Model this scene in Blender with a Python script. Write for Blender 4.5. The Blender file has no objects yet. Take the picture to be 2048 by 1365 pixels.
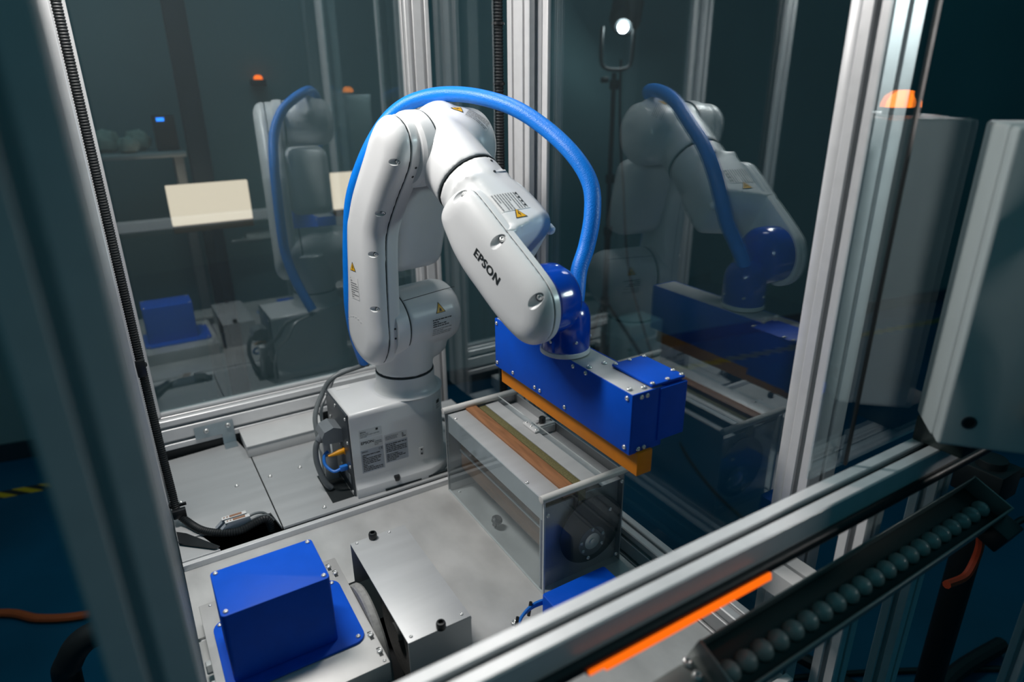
import bpy, bmesh, math, random
from mathutils import Vector, Matrix
from mathutils.bvhtree import BVHTree
random.seed(7)
SC = bpy.context.scene
COL = SC.collection
FLOOR = -0.85            # floor level; the robot's mounting plate is z = 0

# ------------------------------------------------------------------ camera
cam_d = bpy.data.cameras.new('camera')
cam_d.lens = 1322.27 / 2048 * 36.0
cam_d.sensor_width = 36.0
cam_d.clip_start = 0.02
cam_d.clip_end = 60
cam_d.dof.use_dof = True
cam_d.dof.focus_distance = 1.45
cam_d.dof.aperture_fstop = 1.9
cam = bpy.data.objects.new('camera', cam_d)
COL.objects.link(cam)
cam.matrix_world = Matrix(((0.85556091, 0.19718502, -0.478679, 0.0),
                           (-0.51761746, 0.30909234, -0.79783087, 0.0),
                           (-0.00936428, 0.93036552, 0.36651373, 1.0),
                           (0, 0, 0, 1)))
SC.camera = cam

# ------------------------------------------------------------------ world, light, exposure
w = bpy.data.worlds.new('world')
SC.world = w
w.use_nodes = True
bg = w.node_tree.nodes['Background']
bg.inputs[0].default_value = (0.075, 0.42, 0.52, 1)
bg.inputs[1].default_value = 0.175
SC.view_settings.view_transform = 'Standard'
SC.view_settings.look = 'None'
SC.view_settings.exposure = 0.22
SC.view_settings.gamma = 1.0
SC.view_settings.use_curve_mapping = False
SC.cycles.max_bounces = 7
SC.cycles.diffuse_bounces = 3
SC.cycles.glossy_bounces = 4
SC.cycles.transparent_max_bounces = 12
SC.cycles.caustics_reflective = False
SC.cycles.adaptive_threshold = 0.02


def area(name, loc, target, sx, sy, power, color, spread=180):
    d = bpy.data.lights.new(name, 'AREA')
    d.shape = 'RECTANGLE'
    d.size, d.size_y, d.energy, d.color = sx, sy, power, color
    d.spread = math.radians(spread)
    o = bpy.data.objects.new(name, d)
    COL.objects.link(o)
    o.location = loc
    o.rotation_euler = (Vector(target) - Vector(loc)).to_track_quat('-Z', 'Y').to_euler()
    return o


area('enclosure_lamp', (0.0, 1.46, 1.55), (0.55, 1.05, 0.35), 0.12, 0.50, 15, (1.0, 0.96, 0.92))
area('enclosure_lamp_right', (0.80, 1.46, 1.82), (0.55, 1.15, 0.2), 0.10, 0.40, 3.6, (1.0, 0.96, 0.92))
area('room_lamp_right', (3.2, -0.8, 1.5), (1.0, 0.62, 0.9), 0.35, 0.35, 1.3, (1.0, 0.97, 0.94), 24)
area('far_wall_fill', (0.2, 2.75, 2.3), (0.4, 3.6, 0.5), 1.6, 0.3, 3.5, (0.50, 0.90, 1.0))  # unseen fill light added to brighten the wall behind the glass


# ------------------------------------------------------------------ materials
def lin(r, g, b):
    f = lambda c: c / 12.92 if c <= 0.04045 else ((c + 0.055) / 1.055) ** 2.4
    return (f(r / 255), f(g / 255), f(b / 255), 1)


def mat(name, col, rough=0.5, metal=0.0, var=0.06, scale=30.0, bump=0.0, bscale=200.0, spec=0.5, stretch=None, coat=0.0, rvar=0.12):
    m = bpy.data.materials.new(name)
    m.use_nodes = True
    nt = m.node_tree
    p = nt.nodes['Principled BSDF']
    p.inputs['Roughness'].default_value = rough
    p.inputs['Metallic'].default_value = metal
    p.inputs['Specular IOR Level'].default_value = spec
    if coat:
        p.inputs['Coat Weight'].default_value = coat
        p.inputs['Coat Roughness'].default_value = 0.15
    tc = nt.nodes.new('ShaderNodeTexCoord')
    mp = nt.nodes.new('ShaderNodeMapping')
    if stretch:
        mp.inputs['Scale'].default_value = stretch
    nz = nt.nodes.new('ShaderNodeTexNoise')
    nz.inputs['Scale'].default_value = scale
    nz.inputs['Detail'].default_value = 4
    nt.links.new(tc.outputs['Object'], mp.inputs[0])
    nt.links.new(mp.outputs[0], nz.inputs[0])
    rp = nt.nodes.new('ShaderNodeValToRGB')
    c = col
    rp.color_ramp.elements[0].position = 0.3
    rp.color_ramp.elements[1].position = 0.7
    rp.color_ramp.elements[0].color = tuple(max(0, x * (1 - var)) for x in c[:3]) + (1,)
    rp.color_ramp.elements[1].color = tuple(min(1, x * (1 + var)) for x in c[:3]) + (1,)
    nt.links.new(nz.outputs[0], rp.inputs[0])
    nt.links.new(rp.outputs[0], p.inputs['Base Color'])
    mr = nt.nodes.new('ShaderNodeMapRange')
    mr.inputs[3].default_value = max(0.02, rough * (1 - rvar))
    mr.inputs[4].default_value = min(1, rough * (1 + rvar))
    nt.links.new(nz.outputs[0], mr.inputs[0])
    nt.links.new(mr.outputs[0], p.inputs['Roughness'])
    if bump:
        n2 = nt.nodes.new('ShaderNodeTexNoise')
        n2.inputs['Scale'].default_value = bscale
        n2.inputs['Detail'].default_value = 2
        nt.links.new(mp.outputs[0], n2.inputs[0])
        b = nt.nodes.new('ShaderNodeBump')
        b.inputs['Strength'].default_value = bump
        b.inputs['Distance'].default_value = 0.001
        nt.links.new(n2.outputs[0], b.inputs['Height'])
        nt.links.new(b.outputs[0], p.inputs['Normal'])
    return m


def emit(name, col, strength):
    m = bpy.data.materials.new(name)
    m.use_nodes = True
    nt = m.node_tree
    nt.nodes.remove(nt.nodes['Principled BSDF'])
    e = nt.nodes.new('ShaderNodeEmission')
    e.inputs[0].default_value = col
    e.inputs[1].default_value = strength
    nt.links.new(e.outputs[0], nt.nodes['Material Output'].inputs[0])
    return m


def glass(name, tint, refl, rough=0.0, dust=0.0):
    """clear sheet: straight-through transmission plus a mirror-like reflection that grows at grazing angles"""
    m = bpy.data.materials.new(name)
    m.use_nodes = True
    nt = m.node_tree
    nt.nodes.remove(nt.nodes['Principled BSDF'])
    t = nt.nodes.new('ShaderNodeBsdfTransparent')
    t.inputs[0].default_value = tint
    g = nt.nodes.new('ShaderNodeBsdfGlossy')
    g.inputs['Color'].default_value = (0.92, 0.97, 1.0, 1)
    g.inputs['Roughness'].default_value = rough
    ge = nt.nodes.new('ShaderNodeNewGeometry')
    dt = nt.nodes.new('ShaderNodeVectorMath')
    dt.operation = 'DOT_PRODUCT'
    nt.links.new(ge.outputs['Normal'], dt.inputs[0])
    nt.links.new(ge.outputs['Incoming'], dt.inputs[1])

    def mth(op, a, b=None):
        n_ = nt.nodes.new('ShaderNodeMath')
        n_.operation = op
        n_.use_clamp = op in ('ADD', 'SUBTRACT')
        for i_, x_ in enumerate((a, b)):
            if x_ is None: continue
            if isinstance(x_, (int, float)): n_.inputs[i_].default_value = x_
            else: nt.links.new(x_, n_.inputs[i_])
        return n_.outputs[0]
    sch = mth('POWER', mth('SUBTRACT', 1.0, mth('ABSOLUTE', dt.outputs['Value'])), 5.0)

    class ad: outputs = [mth('ADD', mth('MULTIPLY', sch, 0.75), refl)]
    mx = nt.nodes.new('ShaderNodeMixShader')
    nt.links.new(ad.outputs[0], mx.inputs[0])
    if dust:
        df = nt.nodes.new('ShaderNodeBsdfDiffuse')
        df.inputs[0].default_value = (0.8, 0.85, 0.86, 1)
        m2 = nt.nodes.new('ShaderNodeMixShader')
        m2.inputs[0].default_value = dust
        nt.links.new(t.outputs[0], m2.inputs[1])
        nt.links.new(df.outputs[0], m2.inputs[2])
        nt.links.new(m2.outputs[0], mx.inputs[1])
    else:
        nt.links.new(t.outputs[0], mx.inputs[1])
    nt.links.new(g.outputs[0], mx.inputs[2])
    nt.links.new(mx.outputs[0], nt.nodes['Material Output'].inputs[0])
    return m


def stripes(name, c1, c2, scale, axis_dir):
    """slanted warning-tape stripes printed on the tape"""
    m = mat(name, c1, 0.55)
    nt = m.node_tree
    p = nt.nodes['Principled BSDF']
    wv = nt.nodes.new('ShaderNodeTexWave')
    wv.wave_type = 'BANDS'
    wv.bands_direction = 'DIAGONAL' if axis_dir == 'D' else axis_dir
    wv.inputs['Scale'].default_value = scale
    wv.inputs['Distortion'].default_value = 0
    tc = nt.nodes.new('ShaderNodeTexCoord')
    nt.links.new(tc.outputs['Object'], wv.inputs[0])
    r = nt.nodes.new('ShaderNodeValToRGB')
    r.color_ramp.interpolation = 'CONSTANT'
    r.color_ramp.elements[0].color = c1
    r.color_ramp.elements[1].position = 0.5
    r.color_ramp.elements[1].color = c2
    nt.links.new(wv.outputs[0], r.inputs[0])
    nt.links.new(r.outputs[0], p.inputs['Base Color'])
    return m


M = {}
M['white'] = mat('robot_white_paint', (0.76, 0.77, 0.78, 1), 0.33, 0, 0.02, 12, 0.03, 900, coat=0.15)
M['white2'] = mat('white_plastic', (0.72, 0.72, 0.72, 1), 0.45, 0, 0.04, 20)
M['blue'] = mat('blue_printed_plastic', (0.0, 0.092, 0.66, 1), 0.55, 0, 0.05, 25, 0.03, 600, spec=0.22)
M['blue_gloss'] = mat('blue_gloss_paint', (0.0, 0.055, 0.48, 1), 0.16, 0, 0.04, 25, coat=0.5)
M['hose'] = mat('blue_braided_sleeve', (0.0, 0.22, 0.86, 1), 0.42, 0, 0.05, 60)
M['cyan'] = mat('light_blue_cable', (0.02, 0.20, 0.72, 1), 0.4)
M['orange'] = mat('orange_plastic', (0.90, 0.27, 0.0, 1), 0.5, 0, 0.06, 30)
M['alu'] = mat('anodised_aluminium', (0.82, 0.82, 0.83, 1), 0.36, 0.25, 0.03, 40)
M['alu_sheet'] = mat('brushed_aluminium_sheet', (0.55, 0.56, 0.57, 1), 0.48, 0.32, 0.04, 5, 0.05, 160, stretch=(1, 8, 1), rvar=0.15)
M['alu_plate'] = mat('brushed_aluminium_plate', (0.62, 0.615, 0.605, 1), 0.40, 0.30, 0.15, 7, 0.05, 140, stretch=(1.6, 1, 1), rvar=0.3)
M['alu_grey'] = mat('grey_coated_sheet', (0.40, 0.41, 0.42, 1), 0.42, 0.45, 0.04, 8)
M['zinc'] = mat('zinc_plate', (0.42, 0.50, 0.54, 1), 0.35, 0.7, 0.15, 15)
M['steel'] = mat('bright_steel', (0.82, 0.82, 0.81, 1), 0.25, 0.55, 0.04, 60)
M['dark'] = mat('black_rubber', (0.008, 0.011, 0.013, 1), 0.55, 0, 0.1, 50)
M['black'] = mat('black_plastic', (0.012, 0.014, 0.016, 1), 0.38, 0, 0.1, 50)
M['panel'] = mat('dark_grey_panel', (0.055, 0.065, 0.075, 1), 0.35, 0.2)
M['grey'] = mat('grey_plastic', (0.19, 0.21, 0.23, 1), 0.45)
M['cable_grey'] = mat('grey_cable_jacket', (0.16, 0.18, 0.19, 1), 0.45)
M['seam'] = mat('dark_gap', (0.02, 0.03, 0.035, 1), 0.8)
M['yellow'] = mat('yellow_plastic', (0.85, 0.36, 0.0, 1), 0.45)
M['warn'] = mat('warning_yellow', (0.85, 0.45, 0.01, 1), 0.4)
M['ink'] = mat('black_ink', (0.015, 0.02, 0.022, 1), 0.5)
M['ink2'] = mat('grey_ink', (0.22, 0.23, 0.24, 1), 0.5)
M['paper'] = mat('white_label', (0.74, 0.74, 0.74, 1), 0.45)
M['foil'] = mat('silver_label', (0.42, 0.46, 0.52, 1), 0.4, 0.2)
M['wood'] = mat('brown_board', (0.30, 0.135, 0.06, 1), 0.55, 0, 0.22, 14, 0.1, 80, stretch=(8, 1, 8))
M['wood2'] = mat('dark_brown_board', (0.20, 0.10, 0.05, 1), 0.6, 0, 0.25, 14, 0.1, 80, stretch=(8, 1, 8))
M['brush'] = mat('olive_bristle', (0.14, 0.125, 0.05, 1), 0.8, 0, 0.35, 300, 0.4, 700)
M['rod'] = mat('white_acrylic_rod', (0.70, 0.69, 0.67, 1), 0.35)
M['acrylic'] = glass('acrylic_sheet', (0.94, 0.97, 0.98, 1), 0.035, 0, 0.008)
M['acrylic_edge'] = mat('acrylic_edge', (0.60, 0.64, 0.65, 1), 0.25)
M['pane'] = glass('guard_pane', (0.84, 0.92, 0.93, 1), 0.13, 0, 0.008)
M['pane_back'] = glass('back_guard_pane', (0.84, 0.92, 0.93, 1), 0.13, 0, 0.028)
M['pane_front'] = glass('front_pane', (0.88, 0.93, 0.94, 1), 0.12)
M['cabinet'] = mat('light_grey_enamel', (0.70, 0.71, 0.70, 1), 0.42, 0, 0.02, 20, 0.04, 400)
M['floor'] = mat('blue_epoxy_floor', (0.003, 0.075, 0.150, 1), 0.30, 0, 0.25, 1.6, 0.02, 60)
M['wall'] = mat('painted_wall', (0.17, 0.28, 0.30, 1), 0.8, 0, 0.10, 1.2)
M['skirting'] = mat('dark_skirting', (0.012, 0.03, 0.045, 1), 0.6)
M['tape'] = stripes('hazard_tape', (0.02, 0.02, 0.02, 1), (0.62, 0.38, 0.01, 1), 7.0, 'D')
M['red'] = mat('red_strap', (0.55, 0.06, 0.02, 1), 0.55)
M['hose_o'] = mat('orange_brown_hose', (0.38, 0.08, 0.02, 1), 0.5)
M['lens'] = mat('clear_lens', (0.34, 0.38, 0.37, 1), 0.30, 0, 0.05, 40, spec=0.8)
M['led_box'] = mat('dark_olive_housing', (0.030, 0.042, 0.040, 1), 0.45)
M['led_rim'] = mat('grey_green_rim', (0.30, 0.33, 0.32, 1), 0.4, 0.3)
M['strip_glow'] = emit('orange_strip_glow', (1.0, 0.15, 0.006, 1), 0.95)  # emission added to the plastic strip so it stays bright
M['amber'] = emit('amber_beacon_glow', (1.0, 0.19, 0.01, 1), 7.0)
M['amber2'] = emit('amber_reflection_glow', (1.0, 0.14, 0.01, 1), 2.0)
M['blueglow'] = emit('blue_display_glow', (0.02, 0.22, 1.0, 1), 2.5)
M['lampglow'] = emit('lamp_lens_glow', (0.93, 0.98, 1.0, 1), 90.0)
M['reflection_glow'] = emit('cream_reflection_glow', (1.0, 0.76, 0.58, 1), 1.05)  # glow for the cream patch mirrored in the back glass
M['cloth'] = mat('white_cloth', (0.45, 0.43, 0.36, 1), 0.9, 0, 0.2, 25, 0.5, 40)
M['card'] = mat('brown_card', (0.30, 0.16, 0.10, 1), 0.8)
M['wheel'] = mat('grinding_disc', (0.33, 0.33, 0.32, 1), 0.7, 0, 0.15, 120, 0.3, 500)


# braided sleeve: fine diagonal weave
def braid():
    nt = M['hose'].node_tree
    p = nt.nodes['Principled BSDF']
    tc = nt.nodes.new('ShaderNodeTexCoord')
    v = nt.nodes.new('ShaderNodeTexVoronoi')
    v.inputs['Scale'].default_value = 420
    nt.links.new(tc.outputs['Object'], v.inputs['Vector'])
    b = nt.nodes.new('ShaderNodeBump')
    b.inputs['Strength'].default_value = 0.35
    b.inputs['Distance'].default_value = 0.001
    nt.links.new(v.outputs['Distance'], b.inputs['Height'])
    nt.links.new(b.outputs[0], p.inputs['Normal'])


braid()

# ------------------------------------------------------------------ object helpers
ORG = {}


def thing(name, label, cat, loc, group=None, kind=None):
    o = bpy.data.objects.new(name, None)
    COL.objects.link(o)
    o.location = loc
    o.empty_display_size = 0.05
    tag(o, label, cat, group, kind)
    ORG[o.name] = Vector(loc)
    return o


def tag(o, label=None, cat=None, group=None, kind=None):
    if label: o['label'] = label
    if cat: o['category'] = cat
    if group: o['group'] = group
    if kind: o['kind'] = kind
    return o


def finish(name, me, m, parent, smooth=True, angle=35):
    if m is not None:
        me.materials.append(m)
    if smooth:
        for p in me.polygons: p.use_smooth = True
        try: me.set_sharp_from_angle(angle=math.radians(angle))
        except Exception: pass
    o = bpy.data.objects.new(name, me)
    COL.objects.link(o)
    return o


def put(name, geo, m, parent=None, smooth=True, angle=35, loc=None):
    """geo = (verts, faces) in world space; the mesh is stored relative to its thing's base"""
    vs, fs = geo
    if parent is not None:
        org = ORG[parent.name]
    else:
        org = Vector(loc) if loc is not None else Vector((sum(v[0] for v in vs) / len(vs), sum(v[1] for v in vs) / len(vs), min(v[2] for v in vs)))
    me = bpy.data.meshes.new(name)
    me.from_pydata([tuple(Vector(v) - org) for v in vs], [], fs)
    me.validate()
    bm = bmesh.new(); bm.from_mesh(me)
    bmesh.ops.recalc_face_normals(bm, faces=bm.faces)
    bm.to_mesh(me); bm.free()
    o = finish(name, me, m, parent, smooth, angle)
    if parent is not None:
        o.parent = parent
        o.location = (0, 0, 0)
    else:
        o.location = org
    ORG[o.name] = org
    return o


def join(*geos):
    V, F = [], []
    for v, f in geos:
        n = len(V)
        V += list(v)
        F += [tuple(i + n for i in q) for q in f]
    return V, F


def from_bm(bm, mtx=None):
    if mtx is not None: bmesh.ops.transform(bm, matrix=mtx, verts=bm.verts)
    bm.verts.index_update()
    g = ([v.co.copy() for v in bm.verts], [tuple(v.index for v in f.verts) for f in bm.faces])
    bm.free()
    return g


def box(x0, x1, y0, y1, z0, z1, b=0.0, seg=2, mtx=None):
    bm = bmesh.new()
    bmesh.ops.create_cube(bm, size=1)
    for v in bm.verts:
        v.co = Vector(((x0 + x1) / 2 + v.co.x * (x1 - x0), (y0 + y1) / 2 + v.co.y * (y1 - y0), (z0 + z1) / 2 + v.co.z * (z1 - z0)))
    if b: bmesh.ops.bevel(bm, geom=list(bm.edges), offset=b, segments=seg, profile=0.5, affect='EDGES')
    return from_bm(bm, mtx)


def frame(d):
    d = Vector(d).normalized()
    a = Vector((0, 0, 1)) if abs(d.z) < 0.9 else Vector((1, 0, 0))
    x = d.cross(a).normalized()
    return d, x, d.cross(x).normalized()


def lathe(p0, axis, prof, n=24, caps=True):
    """prof: [(radius, distance along axis)]"""
    d, x, y = frame(axis)
    p0 = Vector(p0)
    V, F = [], []
    for r, h in prof:
        for i in range(n):
            t = 2 * math.pi * i / n
            V.append(p0 + d * h + x * (r * math.cos(t)) + y * (r * math.sin(t)))
    for k in range(len(prof) - 1):
        for i in range(n):
            j = (i + 1) % n
            F.append((k * n + i, k * n + j, (k + 1) * n + j, (k + 1) * n + i))
    if caps:
        F.append(tuple(range(n - 1, -1, -1)))
        F.append(tuple((len(prof) - 1) * n + i for i in range(n)))
    return V, F


def cyl(p0, p1, r, n=20, b=0.0):
    p0, p1 = Vector(p0), Vector(p1)
    L = (p1 - p0).length
    pr = [(r, 0), (r, L)] if not b else [(r - b, 0), (r - b * .3, b * .3), (r, b), (r, L - b), (r - b * .3, L - b * .3), (r - b, L)]
    return lathe(p0, p1 - p0, pr, n)


def spline(pts, n=8, closed=False):
    P = [Vector(p) for p in pts]
    N = len(P)
    out = []
    for i in range(N if closed else N - 1):
        g = lambda k: P[k % N] if closed else P[min(max(k, 0), N - 1)]
        a, b, c, d = g(i - 1), g(i), g(i + 1), g(i + 2)
        for k in range(n):
            t = k / n
            out.append(0.5 * ((2 * b) + (c - a) * t + (2 * a - 5 * b + 4 * c - d) * t * t + (3 * b - a - 3 * c + d) * t ** 3))
    if not closed: out.append(P[-1].copy())
    return out


def tube(pts, r, n=10, sm=8, rfun=None):
    P = spline(pts, sm) if sm else [Vector(p) for p in pts]
    V, F = [], []
    d0 = (P[1] - P[0]).normalized()
    _, x, _y = frame(d0)
    for i, p in enumerate(P):
        d = (P[min(i + 1, len(P) - 1)] - P[max(i - 1, 0)]).normalized()
        x = (x - d * x.dot(d)).normalized()
        y = d.cross(x)
        rr = rfun(i) if rfun else r
        for k in range(n):
            t = 2 * math.pi * k / n
            V.append(p + x * (rr * math.cos(t)) + y * (rr * math.sin(t)))
    for i in range(len(P) - 1):
        for k in range(n):
            j = (k + 1) % n
            F.append((i * n + k, i * n + j, (i + 1) * n + j, (i + 1) * n + k))
    F.append(tuple(range(n - 1, -1, -1)))
    F.append(tuple((len(P) - 1) * n + k for k in range(n)))
    return V, F


def conduit(pts, r, pitch=0.006):
    """corrugated tube: rings along the path"""
    P = spline(pts, 10)
    L = [0]
    for i in range(1, len(P)): L.append(L[-1] + (P[i] - P[i - 1]).length)
    n = int(L[-1] / (pitch / 2))
    Q = []
    k = 0
    for i in range(n + 1):
        t = L[-1] * i / n
        while k < len(L) - 2 and L[k + 1] < t: k += 1
        f = (t - L[k]) / max(1e-9, L[k + 1] - L[k])
        Q.append(P[k].lerp(P[k + 1], f))
    return tube(Q, r, 12, 0, rfun=lambda i: r if i % 2 else r * 0.82)


def inset2(o, d):
    n = len(o)
    out = []
    for i in range(n):
        a, b, c = o[i - 1], o[i], o[(i + 1) % n]
        e1 = Vector((b[0] - a[0], b[1] - a[1])).normalized()
        e2 = Vector((c[0] - b[0], c[1] - b[1])).normalized()
        t = (e1 + e2)
        t = t.normalized() if t.length > 1e-6 else e1
        out.append((b[0] - t.y * d, b[1] + t.x * d))
    return out


def ccw(o):
    s = sum(o[i - 1][0] * o[i][1] - o[i][0] * o[i - 1][1] for i in range(len(o)))
    return list(o) if s > 0 else list(reversed(o))


def pillow(outline, levels, fn):
    """outline in 2-D, levels [(inset, height)], fn(p, q, height) -> point"""
    o = ccw([(p[0], p[1]) for p in outline])
    n = len(o)
    V, F = [], []
    for d, h in levels:
        for p, q in (inset2(o, d) if d else o): V.append(Vector(fn(p, q, h)))
    for k in range(len(levels) - 1):
        for i in range(n):
            j = (i + 1) % n
            F.append((k * n + i, k * n + j, (k + 1) * n + j, (k + 1) * n + i))
    F.append(tuple(range(n - 1, -1, -1)))
    F.append(tuple((len(levels) - 1) * n + i for i in range(n)))
    return V, F


def rrect(x0, x1, y0, y1, r, n=5):
    out = []
    for cx, cy, a0 in ((x1 - r, y1 - r, 0), (x0 + r, y1 - r, 90), (x0 + r, y0 + r, 180), (x1 - r, y0 + r, 270)):
        for k in range(n + 1):
            t = math.radians(a0 + 90 * k / n)
            out.append((cx + r * math.cos(t), cy + r * math.sin(t)))
    return out


def slab(outline, z0, z1, b=0.0):
    lv = [(0, z0), (0, z1)] if not b else [(b, z0), (0, z0 + b), (0, z1 - b), (b * .3, z1 - b * .3), (b, z1)]
    return pillow(outline, lv, lambda p, q, h: (p, q, h))


def remesh(name, geo, voxel, smooth_n, m, parent):
    """several overlapping solids blended into one smooth casting"""
    o = put(name, geo, None, parent)
    r = o.modifiers.new('r', 'REMESH'); r.mode = 'VOXEL'; r.voxel_size = voxel
    s = o.modifiers.new('s', 'SMOOTH'); s.factor = 0.5; s.iterations = smooth_n
    dg = bpy.context.evaluated_depsgraph_get()
    me = bpy.data.meshes.new_from_object(o.evaluated_get(dg))
    o.modifiers.clear()
    old = o.data
    o.data = me
    bpy.data.meshes.remove(old)
    me.name = name
    me.materials.clear()
    me.materials.append(m)
    for p in me.polygons: p.use_smooth = True
    return o


def extrusion(p0, p1, wdir, wsize, hsize, nw=1, nh=1, slot=0.010, depth=0.011):
    """T-slot aluminium profile from p0 to p1; wdir = direction of its width; nw/nh = slots on the wide/high faces"""
    p0, p1 = Vector(p0), Vector(p1)
    d = (p1 - p0).normalized()
    x = Vector(wdir).normalized()
    y = d.cross(x)
    W, H = wsize / 2, hsize / 2
    c = 0.0022

    def side(a, bb, n):
        """points from corner a to corner bb with n slots"""
        a, bb = Vector((a[0], a[1])), Vector((bb[0], bb[1]))
        e = (bb - a).normalized()
        L = (bb - a).length
        inn = Vector((-e.y, e.x))
        pts = [a + e * c]
        for k in range(n):
            m_ = L * (k + .5) / n
            s1, s2 = m_ - slot / 2, m_ + slot / 2
            l = .0015
            pts += [a + e * (s1 - l), a + e * s1 + inn * l, a + e * s1 + inn * .004, a + e * (s1 - .004) + inn * .004, a + e * (s1 - .004) + inn * depth,
                    a + e * (s2 + .004) + inn * depth, a + e * (s2 + .004) + inn * .004, a + e * s2 + inn * .004, a + e * s2 + inn * l, a + e * (s2 + l)]
        pts.append(bb - e * c)
        return pts
    o = side((-W, -H), (W, -H), nw) + side((W, -H), (W, H), nh) + side((W, H), (-W, H), nw) + side((-W, H), (-W, -H), nh)
    n = len(o)
    V = [p0 + x * q.x + y * q.y for q in o] + [p1 + x * q.x + y * q.y for q in o]
    F = [(i, (i + 1) % n, n + (i + 1) % n, n + i) for i in range(n)]
    F += [tuple(range(n - 1, -1, -1)), tuple(range(n, 2 * n))]
    return V, F


# shared screw meshes
def screw_mesh(name, r, h):
    V, F = lathe((0, 0, 0), (0, 0, 1), [(r, 0), (r * .97, h * .45), (r * .72, h * .9), (r * .42, h), (r * .36, h * .55)], 10)
    me = bpy.data.meshes.new(name)
    me.from_pydata([tuple(v) for v in V], [], F)
    me.materials.append(M['steel'])
    for p in me.polygons: p.use_smooth = True
    return me


SCREW = {k: screw_mesh('screw_' + k, *v) for k, v in dict(s=(.0034, .0022), m=(.0046, .003), l=(.0060, .0042), xl=(.0078, .0060)).items()}


def screw(parent, loc, nrm=(0, 0, 1), size='m', name='screw'):
    o = bpy.data.objects.new(name, SCREW[size])
    COL.objects.link(o)
    o.parent = parent
    o.location = Vector(loc) - ORG[parent.name]
    o.rotation_euler = Vector(nrm).to_track_quat('Z', 'Y').to_euler()
    return o


def bvh_of(objs):
    V, F = [], []
    for o in objs:
        n = len(V)
        V += [v.co + ORG[o.name] for v in o.data.vertices]
        F += [tuple(i + n for i in p.vertices) for p in o.data.polygons]
    return BVHTree.FromPolygons(V, F)


def decal(name, geo2, m, parent, targets, org, ex, ey, lift=0.0006, maxe=0.006):
    """2-D shapes laid on a curved surface: projected along -(ex x ey) onto the targets"""
    vs, fs = geo2
    bm = bmesh.new()
    bv = [bm.verts.new((v[0], v[1], 0)) for v in vs]
    for f in fs:
        try: bm.faces.new([bv[i] for i in f])
        except ValueError: pass
    for _ in range(4):
        le = [e for e in bm.edges if e.calc_length() > maxe]
        if not le: break
        bmesh.ops.subdivide_edges(bm, edges=le, cuts=1, use_grid_fill=True)
    bmesh.ops.triangulate(bm, faces=bm.faces)
    ex, ey = Vector(ex).normalized(), Vector(ey)
    ey = (ey - ex * ey.dot(ex)).normalized()
    nz = ex.cross(ey)
    org = Vector(org)
    tree = targets if isinstance(targets, BVHTree) else bvh_of(targets)
    base = ORG[parent.name]
    miss = []
    for v in bm.verts:
        p = org + ex * v.co.x + ey * v.co.y
        hit, nn, _i, _d = tree.ray_cast(p + nz * 0.12, -nz, 0.4)
        if hit: v.co = hit + nz * lift - base
        else: miss.append(v)
    if miss: bmesh.ops.delete(bm, geom=miss, context='VERTS')
    me = bpy.data.meshes.new(name)
    bm.to_mesh(me); bm.free()
    o = finish(name, me, m, parent)
    o.parent = parent
    ORG[o.name] = base
    return o


def text2(s, size, bold=0.0, sx=1.0, gap=1.0):
    c = bpy.data.curves.new('t', 'FONT')
    c.body = s
    c.size = size
    c.offset = bold
    c.space_character = gap
    c.resolution_u = 4
    o = bpy.data.objects.new('t', c)
    COL.objects.link(o)
    dg = bpy.context.evaluated_depsgraph_get()
    me = o.evaluated_get(dg).to_mesh()
    V = [(v.co.x * sx, v.co.y) for v in me.vertices]
    F = [tuple(p.vertices) for p in me.polygons]
    o.evaluated_get(dg).to_mesh_clear()
    bpy.data.objects.remove(o)
    bpy.data.curves.remove(c)
    return V, F


def rect2(x0, x1, y0, y1): return [(x0, y0), (x1, y0), (x1, y1), (x0, y1)], [(0, 1, 2, 3)]


def shift2(g, dx, dy): return [(v[0] + dx, v[1] + dy) for v in g[0]], g[1]


def join2(*gs):
    V, F = [], []
    for v, f in gs:
        n = len(V); V += v; F += [tuple(i + n for i in q) for q in f]
    return V, F


def lines2(x0, x1, y0, y1, rows, fill=0.55, seed=1):
    rnd = random.Random(seed)
    gs = []
    h = (y1 - y0) / rows
    for r in range(rows):
        y = y1 - (r + 1) * h + h * (1 - fill) / 2
        x = x0
        while x < x1 - (x1 - x0) * .08:
            wd = (x1 - x0) * rnd.uniform(.06, .22)
            gs.append(rect2(x, min(x + wd, x1), y, y + h * fill))
            x += wd + (x1 - x0) * .025
            if rnd.random() < .12: break
    return join2(*gs)


def warning(parent, targets, org, ex, ey, s, kind='bolt'):
    """yellow warning triangle with a black rim and symbol"""
    tri = lambda k: ([(-s * .5 * k, -s * .29 * k), (s * .5 * k, -s * .29 * k), (0, s * .577 * k)], [(0, 1, 2)])
    t = bvh_of(targets) if not isinstance(targets, BVHTree) else targets
    a = decal('warning_sign', tri(1.0), M['ink'], parent, t, org, ex, ey, 0.0006)
    b = decal('warning_sign_field', tri(0.82), M['warn'], parent, t, org, ex, ey, 0.0010)
    if kind == 'bolt':
        g = ([(.03 * s, .28 * s), (-.10 * s, .02 * s), (.0, .03 * s), (-.02 * s, -.16 * s), (.0, -.16 * s), (.09 * s, .08 * s), (-.01 * s, .07 * s), (.08 * s, .28 * s)], [(0, 1, 2, 6, 7), (2, 3, 4, 5, 6)])
    else:
        g = join2(rect2(-.16 * s, .16 * s, -.16 * s, -.10 * s), rect2(-.12 * s, .06 * s, -.04 * s, .02 * s), rect2(-.03 * s, .03 * s, -.12 * s, .14 * s), rect2(.05 * s, .12 * s, -.08 * s, .06 * s))
    c = decal('warning_symbol', g, M['ink'], parent, t, org, ex, ey, 0.0014)
    return a


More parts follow.
